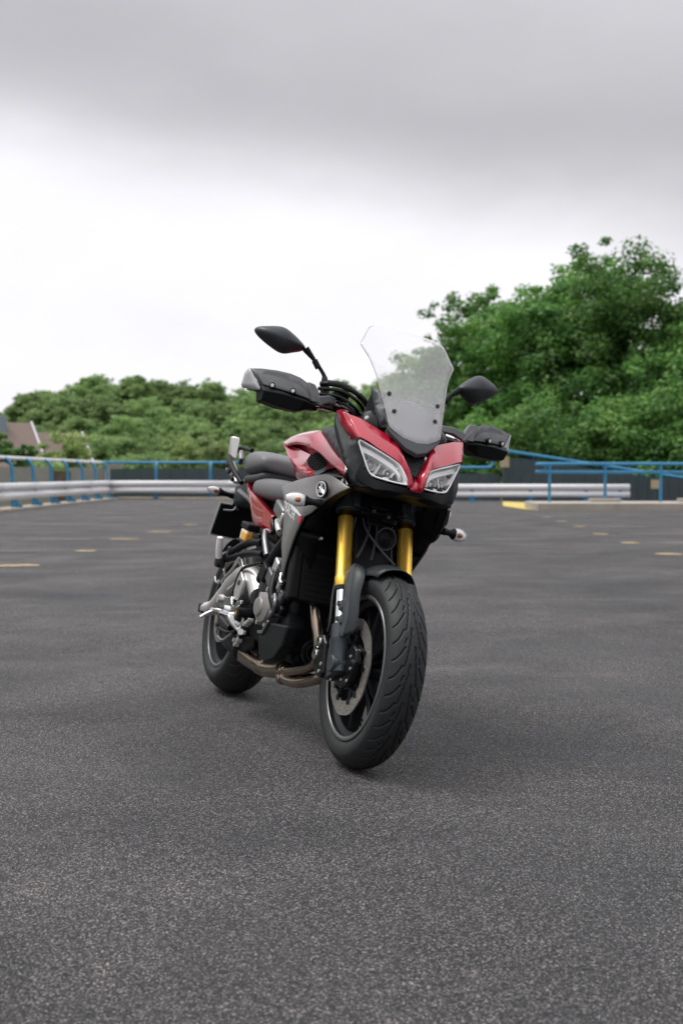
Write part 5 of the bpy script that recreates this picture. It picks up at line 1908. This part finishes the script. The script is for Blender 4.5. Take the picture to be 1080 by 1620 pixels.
# ---- engine
eng = bbox_part('engine', (.80, 0, .40), (.42, .30, .27), 'engine_black', bike, None, .03, 3)
Rc = Matrix.Rotation(R(38), 3, 'Y')
bbox_part('cylinder_block', (.945, 0, .535), (.20, .34, .22), 'engine_black', eng, Rc, .02)
bbox_part('cylinder_head', (1.01, 0, .62), (.18, .33, .12), 'engine_black', eng, Rc, .02)
bbox_part('sump', (.82, 0, .275), (.36, .20, .08), 'engine_black', eng, None, .02)
# side covers on the right
def cover(name, cx__, cz__, rx_, rz_, y0, y1, m, parent, steps=((1, 0), (1, .6), (.9, .9), (.55, 1.0), (.05, 1.0)), rot=0):
    rr_ = []
    for k_, d_ in steps:
        row = []
        for i in range(36):
            t = 2 * math.pi * i / 36
            x_, z_ = rx_ * k_ * math.cos(t), rz_ * k_ * math.sin(t)
            row.append(Vector((cx__ + x_ * math.cos(rot) - z_ * math.sin(rot), y0 + (y1 - y0) * d_, cz__ + x_ * math.sin(rot) + z_ * math.cos(rot))))
        rr_.append(row)
    v, f = loft_data(rr_, True)
    f.append(tuple(range(4 * 36, 5 * 36)))
    return link(name, pyd(v, f, True, 40), m, parent)
cc_ = cover('clutch_cover', .850, .402, .080, .058, -.13, -.205, 'alloy_case', eng)
cover('clutch_boss', .84, .402, .045, .034, -.2, -.212, 'alloy_case', eng)
cover('crank_cover', .72, .43, .10, .085, -.12, -.165, 'engine_black', eng)
cover('generator_cover', .80, .38, .11, .09, .12, .19, 'alloy_dark', eng)
cover('water_pump', 1.0, .36, .05, .05, -.10, -.16, 'engine_black', eng)
for k in range(7):
    a = R(-60 + 50 * k)
    x, z = .850 + .088 * math.cos(a), .402 + .064 * math.sin(a)
    link('bolt', MB().cyl((x, -.13, z), (x, -.192, z), .008, n=10).mesh(True, 40), 'alloy', eng)
# faceted guard below the clutch cover
ou = [(.852, .312), (.905, .316), (.945, .362), (1.04, .367), (1.13, .37), (1.12, .30), (1.06, .25), (.96, .225), (.89, .245), (.86, .28)]
o = plate('case_guard', [Vector((x, -.168, z)) for x, z in ou], .04, 'engine_black', eng, .008, seg=3)
o = plate('guard_trim', [Vector((x, -.190, z)) for x, z in [(.852, .310), (.905, .314), (.948, .362), (.938, .368), (.897, .326), (.85, .322)]], .012, 'alloy_dark', eng, .003)
# oil filter, facing forwards
vv, ff = lathe_data([(-.06, .040), (.02, .042), (.028, .038), (.030, .034), (.026, .030), (.026, .018), (.034, .016), (.034, 0)], (1.005, -.043, .292), 32, 'X')
link('oil_filter', pyd(vv, ff, True, 35), 'engine_black', eng)
vv, ff = lathe_data([(.018, .043), (.026, .0445), (.030, .041), (.02, .040)], (1.005, -.043, .292), 32, 'X', True)
link('filter_ring', pyd(vv, ff, True, 35), 'casting', eng)
vv, ff = lathe_data([(.026, .028), (.031, .028), (.031, .025), (.026, .025)], (1.005, -.043, .292), 32, 'X', True)
link('filter_ring', pyd(vv, ff, True, 35), 'casting', eng)
for (x, y, z, a, b3, c_, m) in [(.93, -.165, .47, .05, .03, .06, 'engine_black'), (.97, -.175, .44, .035, .02, .07, 'alloy_dark'), (.955, -.18, .50, .02, .02, .06, 'alloy'), (.99, -.17, .41, .04, .02, .03, 'engine_black'),
                               (.90, -.16, .52, .06, .04, .05, 'engine_black'), (.78, -.15, .50, .10, .04, .05, 'alloy_dark'), (.70, -.15, .52, .06, .05, .06, 'engine_black'), (.83, -.16, .55, .05, .03, .05, 'alloy')]:
    bbox_part('fitting', (x, y, z), (a, b3, c_), m, eng, Matrix.Rotation(R(25), 3, 'Y'), .006)
tube('coolant_hose', [(.80, -.15, .56), (.86, -.175, .50), (.90, -.185, .45), (.95, -.175, .40)], .014, 'engine_black', eng, 12)
tube('coolant_hose', [(.95, -.19, .455), (.985, -.195, .43), (.97, -.19, .40), (.93, -.19, .375)], .008, 'alloy_dark', eng, 10)
tube('wiring', [(.985, -.195, .53), (1.005, -.20, .505), (1.015, -.198, .50), (.98, -.19, .47)], .006, 'polished', eng, 8)

# exhaust
exh = tube('exhaust', [(.87, -.085, .205), (.80, -.088, .192), (.73, -.092, .186), (.65, -.098, .190), (.56, -.105, .200), (.47, -.11, .215), (.40, -.11, .235)], [.026, .028, .029, .031, .035, .040, .044, .042], 'header_steel', bike, 24)
tube('header_pipe', [(1.075, -.095, .50), (1.105, -.10, .455), (1.145, -.098, .40), (1.175, -.085, .33), (1.165, -.075, .275), (1.10, -.072, .247), (1.0, -.074, .222), (.92, -.078, .206), (.855, -.082, .203)], .0175, 'header_steel', exh, 18, steps=60)
tube('header_pipe', [(1.085, .0, .50), (1.13, .0, .44), (1.175, -.01, .35), (1.19, -.035, .27), (1.18, -.06, .228), (1.10, -.07, .200), (1.01, -.075, .182), (.93, -.08, .177), (.86, -.084, .185)], .0175, 'header_steel', exh, 18, steps=60)
tube('header_pipe', [(1.085, .10, .50), (1.125, .10, .44), (1.165, .085, .35), (1.175, .04, .27), (1.12, -.0, .225), (1.02, -.03, .205), (.93, -.055, .20), (.86, -.07, .20)], .0175, 'header_steel', exh, 18, steps=60)
for (x, y, z) in ((.885, -.0795, .204), (.895, -.082, .178)):
    vv, ff = sweep_data([(x - .03, y - .002, z), (x - .022, y - .001, z), (x, y, z), (x + .004, y, z)], [.0185, .0225, .0225, .019], 20)
    link('collar', pyd(vv, ff, True, 40), 'header_steel', exh)
vv, ff = sweep_data([(.72, -.092, .187), (.71, -.093, .187), (.66, -.097, .19), (.65, -.098, .19)], [.030, .033, .036, .034], 24)
link('clamp_band', pyd(vv, ff, True, 40), 'header_steel', exh)
bbox_part('muffler', (.40, -.02, .255), (.26, .28, .13), 'engine_black', exh, Matrix.Rotation(R(8), 3, 'Y'), .03, 3)
o = plate('heat_shield', [Vector((x, -.140, z)) for x, z in [(.50, .205), (.60, .225), (.68, .25), (.66, .285), (.58, .275), (.50, .25)]], .012, 'engine_black', exh, .004)

# ---- frame, swingarm and rear
fr = tube('frame', [(1.14, -.05, .93), (1.02, -.10, .80), (.84, -.125, .68), (.68, -.13, .56), (.60, -.13, .46), (.59, -.13, .34)], [.035, .034, .03, .032, .036, .03], 'engine_black', bike, 14)
tube('frame_rail', [(1.14, .05, .93), (1.02, .10, .80), (.84, .125, .68), (.68, .13, .56), (.60, .13, .46), (.59, .13, .34)], [.035, .034, .03, .032, .036, .03], 'engine_black', fr, 14)
bbox_part('air_box', (.84, 0, .78), (.36, .24, .16), 'black_plastic', fr, None, .03)
bbox_part('throttle_body', (.86, 0, .66), (.22, .26, .12), 'engine_black', fr, None, .03)
for s in (-1, 1):
    tube('subframe_rail', [(.72, s * .13, .66), (.52, s * .12, .70), (.25, s * .105, .76), (-.12, s * .09, .82)], .013, 'alloy_dark', fr, 12)
    tube('subframe_strut', [(.675, s * .16, .578), (.60, s * .158, .635), (.56, s * .15, .665)], [.013, .013, .012], 'alloy_dark', fr, 12)
    tube('subframe_strut', [(.775, s * .165, .668), (.73, s * .160, .688), (.68, s * .152, .708)], [.012, .012, .010], 'alloy', fr, 12)
bbox_part('battery_box', (.38, 0, .72), (.42, .20, .16), 'black_plastic', fr, Matrix.Rotation(R(8), 3, 'Y'), .02)
bbox_part('fuse_box', (.70, -.14, .745), (.12, .05, .05), 'alloy_dark', fr, Matrix.Rotation(R(20), 3, 'Y'), .008)
bbox_part('relay', (.735, -.15, .72), (.05, .03, .05), 'alloy', fr, Matrix.Rotation(R(20), 3, 'Y'), .006)
# swingarm
sw = tube('swingarm', [(.63, -.135, .43), (.54, -.14, .485), (.44, -.148, .495), (.33, -.152, .462), (.22, -.152, .395), (.08, -.150, .335), (-.03, -.150, .3155)], [.045, .042, .038, .038, .036, .030, .028], 'alloy', bike, 18, steps=40)
tube('swingarm_left', [(.63, .135, .43), (.40, .150, .42), (.20, .152, .37), (-.03, .150, .3155)], [.045, .040, .035, .028], 'alloy', sw, 16)
bbox_part('cross_brace', (.46, 0, .45), (.09, .26, .07), 'alloy', sw, None, .02)
o = plate('brace_plate', [Vector((x, -.186, z)) for x, z in [(.50, .505), (.555, .475), (.545, .42), (.52, .395), (.475, .395), (.46, .43), (.475, .475)]], .018, 'alloy', sw, .005)
plate('brace_patch', [Vector((x, -.1965, z)) for x, z in [(.50, .470), (.525, .470), (.52, .452), (.497, .452)]], .004, 'casting', sw, .001)
tube('gap_seam', [(.44, -.188, .415), (.455, -.19, .46), (.50, -.19, .512), (.60, -.185, .535), (.68, -.175, .55)], .006, 'engine_black', sw, 8)
tube('chain', [(.60, .115, .47), (.02, .115, .39)], .010, 'casting', sw, 8, curve=False)
bbox_part('chain_adjuster', (-.03, -.165, .3155), (.09, .02, .04), 'engine_black', sw, None, .005)
# rear caliper and its bracket
rc_ = plate('rear_caliper', [Vector((x, -.098, z)) for x, z in [(.02, .43), (.09, .44), (.14, .41), (.13, .365), (.06, .36), (.02, .38)]], .05, 'engine_black', bike, .008)
link('bolt', MB().cyl((.10, -.12, .40), (.10, -.135, .40), .008, n=10).mesh(True, 40), 'alloy', rc_)
tube('rear_brake_hose', [(.12, -.13, .43), (.20, -.175, .50), (.30, -.185, .555), (.40, -.18, .56), (.44, -.17, .52)], .006, 'polished', rc_, 8)
tube('rear_brake_hose', [(.12, -.13, .42), (.22, -.18, .445), (.36, -.19, .50), (.42, -.185, .555), (.46, -.17, .57)], .005, 'alloy', rc_, 8)
tube('hose_clip', [(.15, -.19, .455), (.19, -.195, .44), (.215, -.195, .437), (.225, -.19, .45)], .005, 'polished', rc_, 8)
# shock absorber
sh_ = tube('shock_absorber', [(.50, -.02, .68), (.44, -.02, .42)], .022, 'alloy_dark', bike, 16, curve=False)
hel = [Vector((.50, -.02, .68)) + (Vector((.44, -.02, .42)) - Vector((.50, -.02, .68))) * (t / 120) + Vector((math.cos(t * .42), math.sin(t * .42), 0)) * .036 for t in range(8, 112)]
v, f = sweep_data(hel, .006, 6)
link('spring', pyd(v, f, True), 'casting', sh_)
# rear hugger
rows = []
for ang in np.linspace(35, 128, 14):
    a = R(ang)
    rows.append([Vector((AXR.x + (.336 - .03 * abs(k) ** 2) * math.cos(a), .095 * k, AXR.z + (.336 - .03 * abs(k) ** 2) * math.sin(a))) for k in np.linspace(-1, 1, 9)])
me = pyd(*loft_data(rows), True, 60)
outward(me, (0, 0, 1))
o = link('rear_hugger', me, 'black_plastic', bike)
mods(o, solid=.003)

# foot controls (right): pressed heel plates, peg, brake pedal
hp = plate('heel_plate', [Vector((x, -.196, z)) for x, z in [(.285, .372), (.295, .398), (.34, .402), (.40, .395), (.47, .404), (.49, .378), (.525, .372), (.545, .392), (.60, .402), (.605, .388), (.565, .372), (.56, .35), (.62, .325), (.705, .335), (.695, .318), (.62, .30), (.54, .322), (.47, .332), (.41, .345), (.34, .352)]], .010, 'polished', bike, .002)
hp['label'] = 'polished rider footrest hanger'
link('boss', MB().cyl((.325, -.19, .382), (.325, -.212, .382), .016, n=18).mesh(True, 40), 'alloy', hp)
link('boss', MB().cyl((.435, -.19, .352), (.435, -.214, .352), .015, n=18).mesh(True, 40), 'polished', hp)
link('socket', MB().cyl((.435, -.21, .352), (.435, -.216, .352), .007, n=10).mesh(True, 40), 'engine_black', hp)
link('pivot', MB().cyl((.61, -.16, .352), (.61, -.21, .352), .028, .026, 20).mesh(True, 40), 'engine_black', hp)
link('bronze_bush', MB().cyl((.605, -.20, .355), (.605, -.213, .355), .017, n=16).mesh(True, 40), 'gold_dark', hp)
tube('foot_peg', [(.49, -.205, .338), (.525, -.25, .343), (.54, -.285, .346)], [.011, .012, .012, .009], 'polished', hp, 12)
tube('peg_feeler', [(.540, -.283, .341), (.536, -.30, .328), (.530, -.316, .312)], [.005, .005, .006], 'polished', hp, 8)
tube('brake_pedal', [(.50, -.205, .33), (.60, -.21, .312), (.70, -.215, .30), (.76, -.225, .30)], [.010, .009, .008, .011], 'polished', hp, 10)
tube('link_rod', [(.69, -.205, .345), (.675, -.205, .29), (.66, -.20, .25)], .005, 'polished', hp, 8)
for (x, z) in ((.715, .325), (.74, .335), (.76, .345), (.70, .295), (.675, .262), (.65, .245), (.63, .258)):
    link('bolt', MB().cyl((x, -.19, z), (x, -.208, z), .008, n=10).mesh(True, 40), 'alloy', hp)
tube('return_spring', [(.40, -.20, .315), (.48, -.20, .302), (.54, -.20, .292)], .012, 'black_gloss', hp, 10)
tube('rear_master_cylinder', [(.42, -.19, .335), (.50, -.19, .312), (.56, -.19, .298)], [.011, .014, .012], 'gold_dark', hp, 12)
tube('stay_bar', [(.395, -.20, .243), (.475, -.20, .238), (.58, -.20, .275)], .007, 'alloy_dark', hp, 8)
tube('stay_bar', [(.40, -.20, .275), (.50, -.20, .272), (.60, -.195, .285)], .008, 'engine_black', hp, 8)
tube('stay_bar', [(.36, -.19, .265), (.40, -.195, .243), (.45, -.195, .236)], .009, 'engine_black', hp, 8)
link('shift_rod', MB().cyl((.60, .20, .33), (.76, .215, .32), .008).mesh(True, 40), 'polished', hp)
# passenger footrests
for s in (-1, 1):
    S = lambda L_: [Vector((x, s * y, z)) for x, y, z in L_]
    hg_ = tube('passenger_footrest', S([(.60, .165, .622), (.52, .172, .618), (.42, .178, .603), (.34, .185, .575), (.28, .195, .548), (.245, .205, .530)]), [.016, .015, .015, .014, .015, .016], 'engine_black', bike, 12)
    tube('lower_arm', S([(.64, .165, .580), (.55, .17, .578), (.45, .178, .568), (.36, .186, .550), (.27, .198, .532)]), [.015, .014, .013, .013, .014], 'engine_black', hg_, 12)
    bbox_part('knuckle', (.255, s * .212, .518), (.055, .035, .045), 'black_gloss', hg_, None, .010)
    tube('rubber_peg', S([(.268, .224, .535), (.285, .236, .572), (.300, .245, .612)]), [.013, .0125, .011], 'white_plastic', hg_, 12)
    tube('hook', S([(.300, .20, .545), (.305, .203, .575), (.312, .203, .582)]), .006, 'alloy_dark', hg_, 8)
    bbox_part('side_stay', (.50, s * .165, .598), (.10, .02, .02), 'alloy', hg_, Matrix.Rotation(R(-8), 3, 'Y'), .003)
# brake fluid reservoir
rv = bbox_part('fluid_reservoir', (.425, -.172, .638), (.085, .045, .045), 'reservoir_plastic', bike, Matrix.Rotation(R(6), 3, 'Y'), .008)
bbox_part('fluid', (.440, -.1765, .634), (.062, .040, .036), 'amber_fluid', rv, Matrix.Rotation(R(6), 3, 'Y'), .006)
bbox_part('cap', (.430, -.172, .6735), (.10, .05, .026), 'black_plastic', rv, Matrix.Rotation(R(6), 3, 'Y'), .006)
bbox_part('bracket', (.53, -.168, .642), (.08, .02, .02), 'black_gloss', rv, None, .004)

# ---- seats
def seat(name, secs, m, lab):
    rows = []
    for x, hw, zt, zb, dish in secs:
        row = []
        for k in range(24):
            a = 2 * math.pi * k / 24
            ca, sa = math.cos(a), math.sin(a)
            yy = hw * math.copysign(abs(ca) ** .6, ca)
            zz = (zt + zb) / 2 + (zt - zb) / 2 * math.copysign(abs(sa) ** .6, sa)
            if sa > 0:
                zz -= dish * (1 - (yy / hw) ** 2)
            row.append(Vector((x, yy, zz)))
        rows.append(row)
    v, f = loft_data(rows, True)
    n = len(rows)
    f += [tuple(range(23, -1, -1)), tuple(range((n - 1) * 24, n * 24))]
    o = link(name, pyd(v, f, True, 70), m, bike)
    o['label'] = lab
    mods(o, sub=1)
    return o
seat('rider_seat', [(.195, .115, .862, .81, 0), (.21, .138, .872, .80, 0), (.28, .150, .880, .788, 0), (.40, .155, .880, .778, .004), (.52, .152, .874, .772, .006), (.63, .140, .868, .772, .006), (.72, .115, .868, .776, .004), (.77, .08, .866, .79, 0)], 'seat_vinyl', 'grey vinyl rider seat')
ps = seat('passenger_seat', [(-.055, .10, .955, .90, 0), (-.045, .118, .972, .89, 0), (.0, .134, .990, .882, 0), (.10, .148, .994, .880, 0), (.20, .156, .988, .884, .003), (.29, .160, .976, .890, .003), (.335, .155, .962, .896, 0), (.35, .14, .945, .905, 0)], 'seat_vinyl', 'raised grey vinyl passenger seat')
seat_b = [(-.03, .118, .892, .84, 0), (.05, .132, .893, .84, 0), (.20, .140, .894, .845, 0), (.31, .145, .900, .85, 0), (.335, .14, .905, .855, 0)]
sb = seat('seat_skirt', seat_b, 'seat_dark', 'dark lower edge of the passenger seat')
# ---- tail
for s in (-1, 1):
    S = lambda L_: [Vector((x, s * y, z)) for x, y, z in L_]
    a = cat(S([(.102, .130, .852), (.192, .142, .825), (.348, .150, .790), (.503, .156, .754), (.640, .162, .724)]), 24)
    b2 = cat(S([(.134, .134, .833), (.214, .143, .792), (.285, .148, .758), (.440, .153, .707), (.558, .158, .685), (.692, .162, .674)]), 24)
    c_ = cat(S([(.130, .130, .820), (.221, .134, .767), (.304, .137, .711), (.376, .140, .689), (.461, .143, .674), (.596, .147, .658)]), 24)
    tp_ = [p + Vector((0, -s * .02, .002)) for p in a]
    v, f = loft_data([tp_, a, b2, c_, [p + Vector((0, -s * .02, .004)) for p in c_]])
    me = pyd(v, f, True, 24)
    outward(me, (0, s, 0))
    o = link('tail_panel', me, 'red_paint', bike)
    mods(o, solid=.003)
    plate('end_cap', S([(.645, .158, .722), (.695, .156, .676), (.61, .142, .656), (.60, .14, .664)]), .02, 'black_gloss', o, .004)
tl = bbox_part('tail_unit', (-.05, 0, .83), (.34, .18, .10), 'dark_plastic', bike, Matrix.Rotation(R(-8), 3, 'Y'), .02)
bbox_part('tail_light', (-.225, 0, .85), (.03, .14, .04), 'red_mark', tl, None, .008)
# grab rails with pannier mounts
for s in (-1, 1):
    S = lambda L_: [Vector((x, s * y, z)) for x, y, z in L_]
    gr = tube('grab_rail', S([(.10, .150, .845), (.02, .165, .885), (-.07, .168, .925), (-.14, .158, .955), (-.16, .13, .985), (-.12, .12, 1.0), (.06, .125, .985)]), [.010, .012, .012, .011, .010, .009, .009], 'engine_black', bike, 10)
    p1 = S([(-.150, .168, 1.040), (-.125, .140, 1.040), (-.120, .136, .950), (-.150, .160, .948)])
    o = plate('grip_plate', p1, .030, 'alloy', gr, .004, 0)
    o2 = plate('mount_rail', S([(-.14, .160, .935), (-.09, .158, .936), (-.02, .158, .90), (.07, .154, .848), (.03, .154, .838), (-.06, .156, .880), (-.12, .158, .905)]), .028, 'alloy', gr, .006)
    for (x, z) in ((-.095, .918), (-.045, .893), (.025, .860)):
        bbox_part('latch', (x, s * .174, z), (.035, .010, .018), 'engine_black', gr, Matrix.Rotation(R(28), 3, 'Y'), .003)
    plate('mount_tab', S([(-.155, .152, .925), (-.125, .160, .94), (-.10, .16, .90), (-.135, .155, .89)]), .02, 'alloy', gr, .005)
    plate('mount_tab', S([(-.05, .14, .965), (-.02, .145, .985), (.03, .15, .945), (.0, .145, .92)]), .02, 'alloy_dark', gr, .005)
# number plate on its holder (seen from behind the plate)
def pl(y, z, d=0.):
    t = (z - .622) / .14
    return Vector((-.36 + .07 * t + d, y, z))
ho = plate('plate_holder', [pl(y, z, .006) for y, z in [(-.06, .80), (.06, .80), (.075, .77), (.116, .762), (.116, .624), (-.116, .624), (-.116, .760), (-.066, .762), (-.064, .775)]], .010, 'black_plastic', bike, .003, 0)
plate('number_plate', [pl(y, z, -.004) for y, z in [(.119, .766), (.119, .619), (-.1195, .619), (-.1195, .766)]], .004, 'plate_white', ho, .001, 0)
bbox_part('hanger', (-.20, 0, .80), (.24, .09, .03), 'black_plastic', ho, Matrix.Rotation(R(-6), 3, 'Y'), .008)
link('screw', MB().cyl((-.290, -.04, .75), (-.278, -.04, .75), .006, n=10).mesh(True, 40), 'polished', ho)
tube('cable_clip', [(-.284, -.10, .735), (-.280, -.06, .742), (-.275, -.05, .760)], .004, 'alloy', ho, 8)
# side stand
ss = tube('side_stand', [(.66, .15, .27), (.69, .205, .17), (.715, .262, .072)], [.016, .014, .013], 'engine_black', bike, 12)
bbox_part('foot', (.72, .268, .062), (.10, .05, .012), 'engine_black', ss, Matrix.Rotation(R(LEAN), 3, 'X'), .003)
